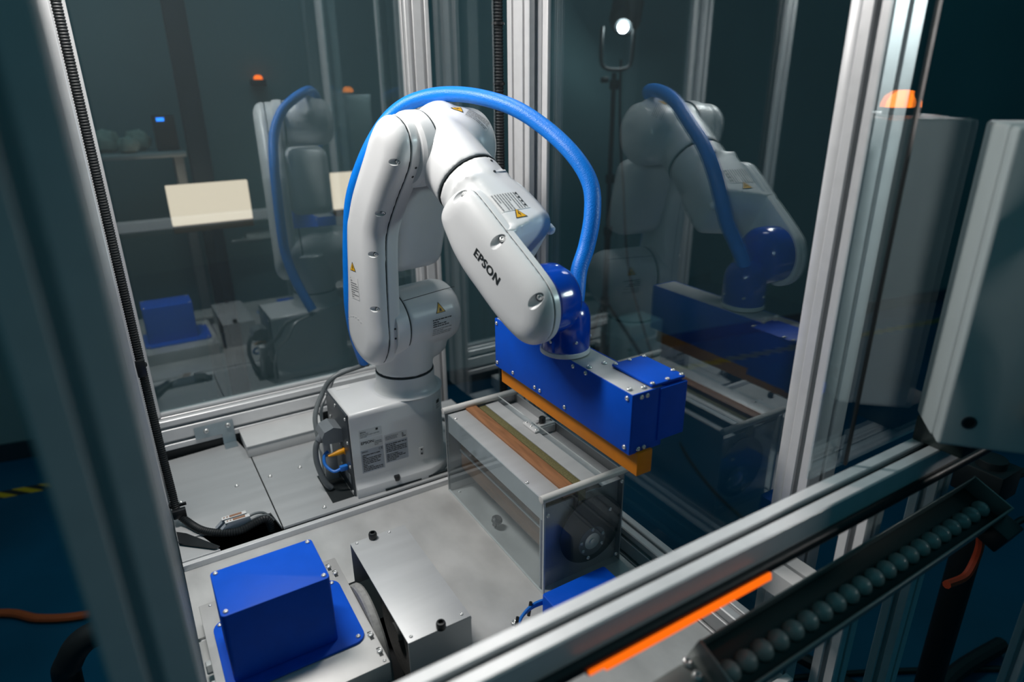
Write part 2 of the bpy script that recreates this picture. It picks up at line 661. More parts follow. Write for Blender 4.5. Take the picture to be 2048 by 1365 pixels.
# ================================================================== ROOM
def room():
    ang = math.radians(-9.6)
    u = Vector((math.cos(ang), math.sin(ang), 0)); v = Vector((-u.y, u.x, 0))
    P = Vector((3.2, 3.32, FLOOR))          # a point at the foot of the far wall

    def quad(a, b, c, d, t, nrm):
        k = Vector(nrm) * t
        V = [a, b, c, d, a + k, b + k, c + k, d + k]
        return V, [(0, 1, 2, 3), (7, 6, 5, 4), (0, 4, 5, 1), (1, 5, 6, 2), (2, 6, 7, 3), (3, 7, 4, 0)]
    up = Vector((0, 0, 3.4))
    A, B = P - u * 6.2, P + u * 4.2
    Cc, D = B - v * 7.5, A - v * 7.5
    f = put('floor', quad(A, B, Cc, D, .05, (0, 0, -1)), M['floor']); tag(f, kind='structure')
    wl = put('wall_back', quad(A, B, B + up, A + up, .1, v), M['wall']); tag(wl, kind='structure')
    wr = put('wall_right', quad(B, Cc, Cc + up, B + up, .1, u), M['wall']); tag(wr, kind='structure')
    wf = put('wall_front', quad(Cc, D, D + up, Cc + up, .1, -v), M['wall']); tag(wf, kind='structure')
    wx = put('wall_left', quad(D, A, A + up, D + up, .1, -u), M['wall']); tag(wx, kind='structure')
    k = Vector((0, 0, .10))
    s = put('baseboard_back', quad(A - v * .012, B - v * .012, B - v * .012 + k, A - v * .012 + k, .012, v), M['skirting']); tag(s, kind='structure')
    T0, T1 = Vector((3.11, 2.93, FLOOR)) - u * 5.6, Vector((3.11, 2.93, FLOOR)) + u * 3.6
    t = put('hazard_tape', quad(T0, T1, T1 + v * .07, T0 + v * .07, .0012, (0, 0, 1)), M['tape'])
    t.location.z += 0.0002
    tag(t, 'yellow and black striped hazard tape stuck along the blue floor by the far wall', 'tape')


room()

# ================================================================== WORK TABLE
ZL = -0.012                                   # lower plate surface
tb = thing('work_table', 'aluminium framed machine table with bolted metal plates carrying the robot', 'table', (0.42, 1.2, FLOOR))


def plate(name, outline, z0, z1, m=M['alu_plate'], b=.0008):
    return put(name, slab(outline, z0, z1, b), m, tb, angle=25)


pl = plate('plate', [(.0, 1.50), (.19, 1.50), (.201, 1.424), (.201, 1.83), (.185, 1.920), (-.021, 1.905), (-.021, 1.50)], -.008, 0.0, M['alu_sheet'])
pl.data.materials[0] = M['alu_sheet']
pr_ = plate('plate', [(.204, 1.424), (.72, 1.424), (.72, 1.88), (.204, 1.88)], -.008, 0.0, M['alu_sheet'])
plate('plate', [(-.021, 1.421), (.06, 1.421), (.03, 1.498), (-.021, 1.498)], -.012, -.004, M['alu_sheet'])
plate('plate', [(.722, 1.424), (.86, 1.424), (.86, 1.84), (.722, 1.84)], -.014, -.006, M['alu_sheet'])
for x, y in ((.004, 1.665), (.140, 1.667)): screw(pl, (x, y, 0), size='l')
for x, y in ((.226, 1.667), (.307, 1.669), (.311, 1.448)): screw(pr_, (x, y, 0), size='l')
# lower plate with an opening for the discs
put('lower_plate', slab([(-.021, .57), (.84, .57), (.84, 1.393), (-.021, 1.393), (-.021, 1.17), (.275, 1.17), (.275, 1.165), (.40, 1.165), (.40, .70), (.20, .70), (.20, 1.16), (-.021, 1.16)], ZL - .008, ZL), M['alu_plate'], tb, angle=25)
put('lower_plate_edge', box(-.021, .84, 1.393, 1.397, ZL - .008, .003, .0008), M['alu'], tb)
put('step_bar', extrusion((-.021, 1.4085, -.028), (.86, 1.4085, -.028), (0, 1, 0), .022, .045, 0, 1), M['alu'], tb)
put('dark_under_sheet', box(-.015, .855, 1.425, 1.92, -.19, -.185), M['dark'], tb)  # dark sheet added so the gaps around the rear plates read black
put('dark_gap_sheet', box(-.02, .81, 1.9235, 1.9265, -.19, .0195), M['dark'], tb)  # dark sheet added to blacken the gap below the back rail
put('dark_under_sheet', box(.12, .46, .62, 1.22, -.20, -.195), M['dark'], tb)
# table side rails and legs
put('side_rail', extrusion((.902, .56, -.025), (.902, 1.55, -.025), (1, 0, 0), .045, .090, 1, 2), M['alu'], tb)
put('side_rail', extrusion((.004, .56, -.062), (.004, 1.88, -.062), (1, 0, 0), .045, .090, 1, 2), M['alu'], tb)
put('front_rail', extrusion((-.018, .545, -.10), (.925, .545, -.10), (0, 0, 1), .090, .045, 2, 1), M['alu'], tb)
for x in (.004, .867):
    for y in (.585, 1.85):
        put('leg', extrusion((x, y, -.145), (x, y, FLOOR), (1, 0, 0), .045, .045), M['alu'], tb)
put('lower_beam', extrusion((.867, .61, -.55), (.867, 1.82, -.55), (1, 0, 0), .045, .045), M['alu'], tb)
put('lower_beam', extrusion((.03, .585, -.55), (.84, .585, -.55), (0, 1, 0), .045, .045), M['alu'], tb)
put('shelf', box(.0, .86, .61, 1.82, -.525, -.52), M['alu_sheet'], tb)

# ================================================================== SAFETY ENCLOSURE
en = thing('safety_enclosure', 'aluminium profile guard frame with clear panes around the robot', 'enclosure', (0.45, 1.2, FLOOR))
TOP = 2.05
# back wall: rail, left stile, pane, corner post
put('rail', extrusion((-.0235, 1.945, .068), (.8125, 1.945, .068), (0, 0, 1), .094, .045, 2, 1), M['alu'], en)
put('post', extrusion((-.046, 1.945, FLOOR), (-.046, 1.945, TOP), (1, 0, 0), .045, .045), M['alu'], en)
put('post', extrusion((.850, 1.945, FLOOR), (.850, 1.945, TOP), (1, 0, 0), .075, .045, 2, 1), M['alu'], en)
put('pane_stile', box(-.022, .003, 1.948, 1.972, .116, TOP, .002), M['alu'], en)
put('pane_bead', box(.003, .812, 1.952, 1.972, .116, .1265, .002), M['alu'], en)
put('pane', box(.0, .815, 1.962, 1.967, .12, TOP), M['pane_back'], en, smooth=False)
put('top_rail', extrusion((-.03, 1.945, TOP), (.97, 1.945, TOP), (0, 0, 1), .045, .045), M['alu'], en)
# left side
put('post', extrusion((-.046, 1.585, FLOOR), (-.046, 1.585, TOP), (1, 0, 0), .045, .045), M['alu'], en)
put('post', extrusion((-.040, .478, FLOOR), (-.040, .478, TOP), (1, 0, 0), .058, .058), M['alu'], en)
put('top_rail', extrusion((-.046, .50, TOP), (-.046, 1.93, TOP), (1, 0, 0), .045, .045), M['alu'], en)
# right side
put('post', extrusion((.9515, 1.508, FLOOR), (.9515, 1.508, TOP), (0, 1, 0), .102, .045, 2, 1), M['alu'], en)
put('pane', box(.893, .898, 1.570, 1.921, .025, TOP - .03), M['pane'], en, smooth=False)
put('post', extrusion((1.0095, .616, FLOOR), (1.0095, .616, TOP), (1, 0, 0), .079, .049), M['alu'], en)
put('top_rail', extrusion((.975, .60, TOP), (.975, 1.93, TOP), (1, 0, 0), .045, .045), M['alu'], en)
# front sill rail and the pane to the right of the opening
put('sill_rail', extrusion((-.011, .4775, .3975), (1.93, .4775, .3975), (0, 1, 0), .049, .045, 1, 0), M['alu'], en)
put('pane', box(.8405, 1.93, .512, .517, .4205, TOP - .03), M['pane_front'], en, smooth=False)
put('pane_gasket', box(.925, .9305, .5075, .5115, .4205, TOP - .03), M['dark'], en)
put('post', extrusion((1.955, .478, FLOOR), (1.955, .478, TOP), (1, 0, 0), .045, .045), M['alu'], en)
put('top_rail', extrusion((-.02, .478, TOP), (1.93, .478, TOP), (0, 1, 0), .045, .045), M['alu'], en)
# lower posts in front
for x in (.997, 1.212):
    put('post', extrusion((x, .50, FLOOR), (x, .50, .3515), (1, 0, 0), .045, .045), M['alu'], en)
put('slot_shade', box(-.010, 1.90, .4727, .4823, .4085, .4110), M['dark'], en)  # black strip standing in for the shade inside the sill slot
put('rubber_edge', tube([(-.01, .452, .372), (1.90, .452, .372)], .010, 12, 0), M['black'], en)
put('rubber_edge', box(-.01, 1.90, .455, .499, .352, .3745, .004), M['led_box'], en)

sd = thing('sliding_door', 'tall sliding side door with a clear pane and slim aluminium stiles', 'door', (.98, 1.05, FLOOR))
put('stile', box(.9665, .9775, 1.4325, 1.4560, FLOOR + .02, TOP - .03, .002), M['alu'], sd)
put('stile', box(.975, .992, .6425, .662, FLOOR + .02, TOP - .03, .002), M['alu'], sd)
put('pane', box(.9785, .9815, .658, 1.4555, FLOOR + .05, TOP - .04), M['pane'], sd, smooth=False)
put('bottom_rail', box(.972, .990, .6425, 1.4555, FLOOR + .02, FLOOR + .055, .002), M['alu'], sd)

# orange strip hung under the sill, its glow added in the material
st = thing('warning_strip', 'orange plastic strip with an added glow hanging under the front sill rail', 'strip', (.52, .447, .36))
put('strip_back', box(.362, .672, .4375, .4415, .3660, .3715, .0008), M['strip_glow'], st)
put('strip_lip', box(.385, .672, .4365, .4415, .3612, .3658, .0008), M['strip_glow'], st)
put('strip_holder', box(.362, .672, .4417, .4500, .3620, .3650, .0005), M['black'], st)

# L bracket and cable duct at the back rail
br = thing('corner_bracket', 'zinc plated L shaped bracket bolted to the back rail', 'bracket', (.14, 1.915, .02))
put('plate', pillow([(.077, .056), (.183, .056), (.183, -.016), (.148, -.016), (.148, .018), (.077, .018)], [(0, 1.9215), (0, 1.918)], lambda p, q, h: (p, h, q + .018)), M['zinc'], br, angle=20)
put('foot', box(.148, .183, 1.885, 1.9175, .0005, .0030), M['zinc'], br)
for x, z in ((.108, .058), (.168, .060)): screw(br, (x, 1.918, z), (0, -1, 0), 'xl')
du = put('cable_duct', join(box(.196, .425, 1.798, 1.918, .0005, .036, .002), box(.1945, .425, 1.796, 1.9185, .034, .038, .001)), M['white2'])
tag(du, 'white rectangular cable duct lying on the plate against the back rail', 'duct')
du2 = put('terminal_box', box(.70, .765, 1.76, 1.85, .0005, .040, .003), M['white2'])
tag(du2, 'small white box behind the round end of the robot base', 'box')

# ================================================================== ROBOT
TH = math.radians(10.6)
fv = Vector((math.sin(TH), -math.cos(TH), 0))
lv = Vector((math.cos(TH), math.sin(TH), 0))
J1 = Vector((.586, 1.535, 0))
PH = math.atan2(.265, .39)


def W(s, a, z): return J1 + fv * s + lv * a + Vector((0, 0, z))


O4 = W(.165, 0, .87)
UD = fv * math.cos(PH) - Vector((0, 0, math.sin(PH)))
VD = fv * math.sin(PH) + Vector((0, 0, math.cos(PH)))


def FA(u, v, a): return O4 + UD * u + VD * v + lv * a


rb = thing('robot_arm', 'white six-axis industrial robot arm with blue wrist, bent down over the table', 'robot', (.54, 1.54, 0))
# base casting: D-shaped, flared foot
bo = [(.397, 1.448), (.586, 1.446)]
for k in range(1, 18):
    t = math.radians(-90 + 10 * k)
    bo.append((.586 + .094 * math.cos(t), 1.54 + .094 * math.sin(t)))
bo += [(.586, 1.634), (.397, 1.632)]
o_ = ccw(bo)


def blev(d, z):
    ring = []
    for (p, q), (p2, q2) in zip(o_, inset2(o_, d) if d else o_):
        ring.append((max(p2, .397), q2, z))
    return ring


lvls = [(-.014, .001), (-.014, .024), (-.012, .027), (-.006, .032), (-.002, .040), (0, .052), (0, .224), (.002, .231), (.006, .236), (.012, .2385)]
V, F = [], []
for d, z in lvls: V += [Vector(p) for p in blev(d, z)]
n = len(o_)
for k in range(len(lvls) - 1):
    for i in range(n):
        j = (i + 1) % n
        F.append((k * n + i, k * n + j, (k + 1) * n + j, (k + 1) * n + i))
F += [tuple(range(n - 1, -1, -1)), tuple((len(lvls) - 1) * n + i for i in range(n))]
base = put('base', (V, F), M['white'], rb, angle=40)
put('base_collar', lathe((.586, 1.535, .2375), (0, 0, 1), [(.096, 0), (.086, .003), (.0795, .012), (.0775, .025), (.0775, .0505)], 40), M['white'], rb)
put('base_seam', lathe((.586, 1.535, .288), (0, 0, 1), [(.0765, 0), (.0765, .004)], 40), M['seam'], rb)
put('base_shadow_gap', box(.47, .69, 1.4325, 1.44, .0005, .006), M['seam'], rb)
bp = put('base_panel', box(.392, .397, 1.452, 1.628, .004, .236, .001), M['panel'], rb)
put('base_panel_label', box(.3914, .3922, 1.47, 1.52, .03, .055), M['grey'], bp)
for y, z in ((1.462, .222), (1.462, .155), (1.462, .085), (1.460, .012), (1.54, .228), (1.62, .226), (1.535, .06), (1.585, .06), (1.535, .12), (1.60, .17)):
    screw(bp, (.392, y, z), (-1, 0, 0), 'm')
put('foot_bolt', cyl((.505, 1.439, .020), (.505, 1.439, .034), .008, 12, .001), M['black'], rb)
put('service_plug', box(.575, .588, 1.4445, 1.4465, .068, .092, .001), M['white2'], rb)
for z in (.073, .086): put('plug_hole', cyl((.5815, 1.4430, z), (.5815, 1.4455, z), .0026, 10), M['ink'], rb)
# nameplates on the base front (plane y = 1.446)
tb_base = bvh_of([base])
ex, ey = (1, 0, 0), (0, 0, 1)


def base_label(name, x0, x1, z0, z1, m): return decal(name, rect2(0, x1 - x0, 0, z1 - z0), m, rb, tb_base, (x0, 1.44, z0), ex, ey, .0005, .03)


base_label('rating_plate', .418, .478, .163, .187, M['paper'])
base_label('rating_plate', .418, .478, .132, .160, M['paper'])
base_label('rating_plate', .418, .478, .064, .130, M['foil'])
base_label('rating_plate', .4825, .5445, .134, .156, M['paper'])
base_label('rating_plate', .4825, .5445, .074, .133, M['foil'])
base_label('rating_plate', .626, .655, .178, .212, M['paper'])
D = lambda g, mm='ink', org=(0, 0): decal('print', g, M[mm], rb, tb_base, (org[0], 1.44, org[1]), ex, ey, .0009, .03)
D(text2('EPSON', .0105, .0003, 1.05), 'ink', (.4205, .147))
D(text2('EPSON', .0048, .0001), 'ink', (.421, .179))
D(text2('EPSON', .0052, .0001), 'ink', (.421, .1225))
D(text2('CE', .009, .0), 'ink', (.4655, .121))
D(lines2(0, .050, 0, .012, 3, .4, 3), 'ink2', (.421, .1655))
D(lines2(0, .020, 0, .018, 4, .5, 4), 'ink2', (.456, .136))
D(lines2(0, .052, 0, .050, 10, .5, 5), 'ink', (.4215, .067))
D(lines2(0, .034, 0, .012, 3, .4, 6), 'ink2', (.4855, .140))
D(lines2(0, .012, 0, .013, 3, .65, 7), 'ink', (.5305, .139))
D(lines2(0, .056, 0, .026, 5, .5, 8), 'ink', (.4855, .104))
D(lines2(0, .056, 0, .023, 5, .5, 9), 'ink', (.4855, .077))
D(rect2(0, .012, 0, .010), 'ink', (.640, .198))
D(lines2(0, .014, 0, .012, 3, .5, 10), 'ink2', (.639, .183))
D(rect2(0, .006, 0, .006), 'ink', (.462, .179))
put('paper_scrap', box(.415, .452, 1.60, 1.622, .2387, .2392), M['paper'], rb)

# shoulder
JZ = .43
sh = remesh('shoulder', join(
    lathe(W(.01, -.030, JZ), lv, [(.083, 0), (.085, .004), (.085, .135), (.080, .155), (.066, .168), (.045, .175)], 40),
    lathe(W(0, 0, .2915), (0, 0, 1), [(.0755, 0), (.0755, .016), (.079, .05), (.086, .10), (.088, .14)], 40),
    lathe(W(.01, .02, .36), lv, [(.055, 0), (.055, .06), (.045, .085)], 30)), .0040, 8, M['white'], rb)
put('shoulder_seam', lathe(W(.01, -.033, JZ), lv, [(.0835, 0), (.0835, .004)], 48), M['seam'], rb)
put('shoulder_cover_line', tube([W(.01 - .085 * math.sin(math.radians(q)) * -1, -.028 + (i * .04), JZ + .085 * math.cos(math.radians(q)) + .0005) for i, q in enumerate((38, 37, 36, 35, 35))], .0007, 6, 4), M['seam'], rb)
t_sh = bvh_of([sh])
warning(rb, t_sh, W(.2, .062, .462), lv, (0, 0, 1), .030, 'hand')
lab = decal('caution_label', rect2(-.032, .032, -.026, .026), M['paper'], rb, t_sh, W(.2, .062, .418), lv, (0, 0, 1), .0006)
decal('print', lines2(-.028, .030, .0, .023, 4, .5, 21), M['ink'], rb, t_sh, W(.2, .062, .418), lv, (0, 0, 1), .001)
decal('print', lines2(-.028, .030, -.023, -.003, 4, .4, 22), M['ink2'], rb, t_sh, W(.2, .062, .418), lv, (0, 0, 1), .001)

# upper arm: inner casting and outer cover
UO = [(.055, .352), (.080, .40), (.084, .46), (.088, .52), (.0905, .557), (.100, .648), (.116, .694), (.161, .761), (.198, .808), (.222, .844), (.229, .886), (.214, .919),
      (.178, .938), (.145, .930), (.112, .900), (.082, .86), (.018, .776), (-.013, .721), (-.031, .677), (-.053, .542), (-.071, .445), (-.070, .395), (-.042, .354), (-.002, .334), (.030, .334)]
uo = [(p.x, p.y) for p in spline([Vector((a, b, 0)) for a, b in UO], 5, True)]
WA = lambda s, z, a: W(s, a, z)
ub = put('upper_arm', pillow(uo, [(.002, -.0845), (.0, -.083), (0, -.062), (.004, -.052), (.012, -.047)], WA), M['white'], rb, angle=50)
put('upper_arm_ring', lathe(W(.01, -.066, JZ), lv, [(.0835, 0), (.0845, .004), (.0845, .033)], 48), M['white'], rb)
put('elbow_ring', lathe(W(.168, -.064, .866), lv, [(.072, 0), (.0785, .006), (.080, .014), (.080, .034)], 48), M['white'], rb)
uc = remesh('upper_arm_cover', pillow(uo, [(.0008, -.0855), (0, -.0865), (.0, -.099), (.003, -.107), (.008, -.1135), (.015, -.119), (.023, -.1232), (.031, -.126), (.038, -.1275)], WA), .0026, 30, M['white'], rb)
put('cover_seam', pillow(uo, [(.0024, -.0862), (.0024, -.0840)], WA), M['seam'], uc)


def pocket(parent, p, axis_dir, nrm, L, wd, sc):
    """oval pocket sunk into the cover with a cap screw seated in it"""
    p, ax, nr = Vector(p), Vector(axis_dir), Vector(nrm).normalized()
    ax = (ax - nr * ax.dot(nr)).normalized()
    sd_ = nr.cross(ax)
    bm = bmesh.new()
    bmesh.ops.create_uvsphere(bm, u_segments=20, v_segments=12, radius=1)
    c = p - ax * (L * .5 - wd) + nr * wd * .05
    for v in bm.verts: v.co = c + ax * (v.co.x * L * .5) + sd_ * (v.co.y * wd) + nr * (v.co.z * wd * .95)
    me = bpy.data.meshes.new('cutter')
    bmesh.ops.translate(bm, verts=bm.verts, vec=-ORG[parent.name])
    bm.to_mesh(me); bm.free()
    co = bpy.data.objects.new('cutter', me)
    COL.objects.link(co)
    co.location = ORG[parent.name]
    return co, (p + ax * wd * .15 - nr * wd * .55, nr, sc)


def cut_pockets(o, specs):
    cs_, sc_ = [], []
    for sp_ in specs:
        c, q = pocket(o, *sp_)
        cs_.append(c); sc_.append(q)
    bpy.context.view_layer.update()
    for c in cs_:
        md = o.modifiers.new('b', 'BOOLEAN'); md.operation = 'DIFFERENCE'; md.solver = 'EXACT'; md.object = c
    dg = bpy.context.evaluated_depsgraph_get()
    me = bpy.data.meshes.new_from_object(o.evaluated_get(dg))
    o.modifiers.clear()
    if len(me.polygons) > 50:
        mt = o.data.materials[0]
        o.data = me
        me.materials.clear(); me.materials.append(mt)
        for p_ in me.polygons:
            p_.use_smooth = True; p_.material_index = 0
        me.set_sharp_from_angle(angle=math.radians(38))
    for c in cs_: bpy.data.objects.remove(c)
    for p_, nr, size in sc_:
        r_ = {'m': .0058, 'l': .0076}[size]
        put('screw_seat', cyl(p_ - nr * .002, p_ + nr * .0008, r_, 14), M['panel'], o)
        screw(o, p_ + nr * .0006, nr, size)


_t = bvh_of([uc])
spec = []
for s, z in ((.205, .852), (.128, .738), (.082, .635), (.070, .500), (.030, .362)):
    hit, nn, _i, _d = _t.find_nearest(W(s, -.1035, z))
    spec.append((hit, fv * .8 + lv * .45, nn, .028, .0075, 'm'))
cut_pockets(uc, spec)
for s, z in ((.2255, .828), (.213, .806), (.084, .44), (.080, .415)):
    hit, nn, _i, _d = bvh_of([ub]).find_nearest(W(s, -.070, z))
    put('tapped_hole', cyl(hit - nn * .002, hit + nn * .0006, .0028, 10), M['ink'], ub)
t_uc = bvh_of([uc])
warning(rb, t_uc, W(.010, -.2, .590), fv, (0, 0, 1), .026)
decal('caution_label', rect2(-.020, .016, -.036, .020), M['paper'], rb, t_uc, W(.012, -.2, .548), fv, (0, 0, 1), .0006)
decal('print', lines2(-.018, .014, -.034, .018, 9, .4, 31), M['ink2'], rb, t_uc, W(.012, -.2, .548), fv, (0, 0, 1), .001)
for (cs, cz, r, a0, a1) in ((.10, .845, .055, 165, 95), (-.005, .43, .055, 150, 60)):
    gs = []
    for k in range(8):
        t = math.radians(a0 + (a1 - a0) * k / 7)
        gs.append(rect2(r * math.cos(t) - .003, r * math.cos(t) + .003, r * math.sin(t) - .0008, r * math.sin(t) + .0008))
    decal('joint_scale', join2(*gs), M['white2'], rb, t_uc, W(cs, -.2, cz - .02), fv, (0, 0, 1), .0016)
# motor housing inside the upper arm
mh = box(-.012, .098, -.050, .100, .565, .790, .034, 5)
mh = ([W(v[0] + (v[2] - .67) * .30, v[1], v[2]) for v in mh[0]], mh[1])
put('motor_housing', mh, M['white'], rb, angle=60)

# elbow
JE = (.172, .866)
el = remesh('elbow', join(
    lathe(W(JE[0], -.028, JE[1]), lv, [(.0755, 0), (.077, .006), (.079, .06), (.083, .11), (.078, .148), (.060, .166), (.032, .174)], 44),
    lathe(FA(-.02, .012, .012), UD, [(.062, 0), (.071, .04), (.0725, .10), (.0725, .158)], 44),
    lathe(FA(-.085, .010, .045), UD, [(.030, 0), (.058, .02), (.068, .05), (.066, .11)], 36)), .0040, 9, M['white'], rb)
put('elbow_seam', lathe(W(.168, -.0315, .866), lv, [(.0796, 0), (.0796, .0050)], 48), M['seam'], rb)
put('forearm_seam', lathe(FA(.1375, .012, .012), UD, [(.0726, 0), (.0726, .0032)], 48), M['seam'], rb)
t_el = bvh_of([el])
en_ = (fv * .55 + Vector((0, 0, .83))).normalized()
ee1 = (fv * .60 + lv * .62 - Vector((0, 0, .50)))
ee1 = (ee1 - en_ * ee1.dot(en_)).normalized()
ee2 = en_.cross(ee1)
eo = W(.215, .080, .93) + en_ * .05
warning(rb, t_el, eo - ee1 * .030, -ee1 * .5 + ee2, -ee1 - ee2 * .5, .030)
decal('caution_label', rect2(-.012, .045, -.017, .017), M['paper'], rb, t_el, eo, ee1, ee2, .0006)
decal('print', lines2(-.010, .043, -.015, .015, 7, .45, 41), M['ink2'], rb, t_el, eo, ee1, ee2, .001)

# forearm
fb_o = [(.172, -.052), (.20, -.060), (.35, -.063), (.358, -.052), (.354, -.026), (.346, .02), (.340, .058), (.330, .077), (.300, .083), (.240, .079), (.200, .066), (.172, .058)]
fbo = [(p.x, p.y) for p in spline([Vector((a, b, 0)) for a, b in fb_o], 4, True)]
fbody = remesh('forearm', join(
    pillow(fbo, [(.026, -.056), (.010, -.050), (.002, -.038), (0, -.02), (0, .045), (.004, .062), (.012, .074), (.026, .081)], lambda u, a, v: FA(u, v, a)),
    lathe(FA(.1415, .012, .012), UD, [(.0722, 0), (.0722, .04), (.066, .09)], 44)), .0036, 14, M['white'], rb)
FO = [(.186, -.016), (.184, .010), (.192, .037), (.205, .061), (.224, .076), (.250, .081), (.346, .079), (.458, .076), (.497, .066), (.523, .042), (.537, .007), (.531, -.030), (.508, -.055),
      (.470, -.066), (.42, -.070), (.353, -.068), (.306, -.066), (.262, -.058), (.225, -.044), (.200, -.032)]
fo = [(p.x, p.y) for p in spline([Vector((a, b, 0)) for a, b in FO], 5, True)]
FU = lambda u, v, a: FA(u, v, a)
put('forearm_side_frame', pillow(fo, [(.003, -.0465), (.0, -.049), (0, -.0610), (.001, -.0616)], FU), M['white'], rb, angle=50)
fc = remesh('forearm_cover', pillow(fo, [(.0008, -.0625), (0, -.0635), (0, -.069), (.003, -.0765), (.008, -.083), (.015, -.0885), (.023, -.0925), (.032, -.095), (.044, -.0962)], FU), .0026, 10, M['white'], rb)
put('cover_seam', pillow(fo, [(.0020, -.0634), (.0020, -.0610)], FU), M['seam'], fc)
t_fc = bvh_of([fc])
spec = []
for u, v in ((.222, .064), (.352, .068), (.485, .052)):
    hit, nn, _i, _d = t_fc.find_nearest(FA(u, v, -.077))
    spec.append((hit, VD * .8 + lv * .45, nn, .046, .0112, 'l'))
cut_pockets(fc, spec)
lg = text2('EPSON', .0250, .0008, 1.02, 1.12)
wdt = max(v[0] for v in lg[0])
decal('lettering', lg, M['ink'], fc, t_fc, FA(.3205, .0055, -.2), UD, VD, .0007, .02)
t_fb = bvh_of([fbody])
lo_ = FA(.274, .3, -.006)
decal('caution_label', rect2(-.024, .024, -.036, .036), M['paper'], rb, t_fb, lo_, UD, lv, .0006)
decal('print', lines2(-.022, .022, -.034, .034, 10, .42, 51), M['ink2'], rb, t_fb, lo_, UD, lv, .001)
for k in range(4):
    decal('print', rect2(-.020 + k * .011, -.016 + k * .011, .026, .031), M['ink'], rb, t_fb, lo_, UD, lv, .0012)
warning(rb, t_fb, FA(.3105, .3, -.008), lv, -UD, .030)
for u, a in ((.157, .031), (.190, .015), (.190, .039)):
    hit, nn, _i, _d = t_fb.ray_cast(FA(u, .3, a), -VD, .5)
    if hit: put('tapped_hole', cyl(hit - nn * .002, hit + nn * .0012, .003, 10), M['ink'], rb)
hit, nn, _i, _d = t_fb.ray_cast(FA(.190, .3, .027), -VD, .5)
if hit: put('forearm_boss', cyl(hit + lv * -.018 - nn * .003, hit + lv * .018 - nn * .003, .0045, 10), M['white'], rb)
put('screw_lug', lathe(FA(.325, .045, .077), UD, [(.010, 0), (.010, .012), (.006, .016)], 16), M['white'], rb)
# wrist
J5u, J5v = .465, .008
JC = FA(J5u, J5v, 0)
J6 = FA(J5u, J5v, .034)
wr = put('wrist', lathe(FA(J5u, J5v, -.0465), lv, [(.060, 0), (.066, .004), (.0675, .030), (.066, .050), (.059, .062), (.044, .070)], 44), M['blue_gloss'], rb)
wj = put('wrist_joint', lathe((J6.x, J6.y, .5065), (0, 0, 1), [(.0485, 0), (.0495, .003), (.0495, .045), (.0485, .066), (.044, .082), (.034, .094), (.020, .100)], 44), M['blue_gloss'], rb)
put('wrist_cap', cyl((J6.x + .016, J6.y + .018, .598), (J6.x + .016, J6.y + .018, .612), .009, 14, .002), M['zinc'], rb)
put('tool_flange', lathe((J6.x, J6.y, .4955), (0, 0, 1), [(.047, 0), (.050, .002), (.050, .010), (.048, .0115)], 44), M['alu'], rb)
for q in (20, 80, 200, 260, 320):
    t = math.radians(q)
    screw(wj, (J6.x + .0495 * math.cos(t), J6.y + .0495 * math.sin(t), .53), (math.cos(t), math.sin(t), 0), 's')

# ================================================================== END EFFECTOR
TZ = .495
ee = thing('gripper_tool', 'long blue and aluminium tool head with an orange lower bar hanging from the robot wrist', 'tool', (.738, 1.0, .331))
X0, X1, Y0, Y1 = .701, .7765, .7685, 1.2445
put('top_plate', box(X0 + .003, X1 - .003, Y0 + .003, Y1 - .003, TZ - .006, TZ - .0005, .0008), M['alu_sheet'], ee)
sp = put('side_panel', box(X0, X0 + .003, Y0, Y1, .376, TZ, .0012), M['blue'], ee)
put('side_panel', box(X1 - .003, X1, Y0, Y1, .376, TZ, .0012), M['blue'], ee)
ep = put('end_panel', box(X0 + .003, X1 - .003, Y0, Y0 + .003, .376, TZ, .0008), M['blue'], ee)
put('end_panel', box(X0 + .003, X1 - .003, Y1 - .003, Y1, .376, TZ, .0008), M['blue'], ee)
put('core', box(X0 + .004, X1 - .004, Y0 + .004, Y1 - .004, .380, TZ - .007), M['black'], ee)
hb = put('side_box', box(.752, .826, .776, .880, .388, TZ + .001, .002), M['blue'], ee)
ld = put('side_box_lid', slab(rrect(.748, .829, .772, .884, .004), TZ + .0015, TZ + .0065, .001), M['blue'], ee)
put('side_box_step', box(.765, .829, .766, .776, .388, TZ - .002, .001), M['blue'], ee)
put('orange_bar', box(.7165, .7515, .762, 1.2435, .331, .378, .001), M['orange'], ee)
for y, z in ((.781, .485), (.781, .388), (.965, .388), (1.055, .388), (1.075, .388), (1.235, .485), (1.235, .388), (1.165, .388), (.90, .488), (.94, .487)):
    screw(sp, (X0, y, z), (-1, 0, 0), 'm')
for x, z in ((.722, .487), (.735, .487), (.722, .384), (.735, .384)): screw(ep, (x, Y0, z), (0, -1, 0), 'm')
for x, y in ((.712, .905), (.748, .905), (.7385, .783), (.712, .79)): screw(ee, (x, y, TZ - .0005), size='l')
for x, y in ((.7535, .878), (.789, .880), (.824, .878), (.824, .80), (.824, .778), (.789, .777), (.7535, .777)): screw(ld, (x, y, TZ + .0065), size='m')

# blue hose from the base over the elbow to the wrist
HOSE = [(-.172, -.026, .262), (-.128, -.066, .36), (-.098, -.088, .455), (-.082, -.090, .55), (-.066, -.088, .65), (-.040, -.084, .745), (.012, -.070, .838), (.042, -.035, .908),
        (.058, .010, .948), (.098, .048, .968), (.160, .072, .974), (.238, .090, .968), (.325, .110, .947), (.405, .125, .908), (.478, .130, .860), (.522, .130, .810), (.540, .118, .755), (.546, .098, .697), (.550, .074, .655), (.560, .058, .618), (.566, .048, .590)]
hz = put('hose', tube([W(*p) for p in HOSE], .0165, 16, 8), M['hose'], loc=W(-.172, -.026, .262))
tag(hz, 'thick bright blue braided hose looping from the robot base over its elbow to the wrist', 'hose')

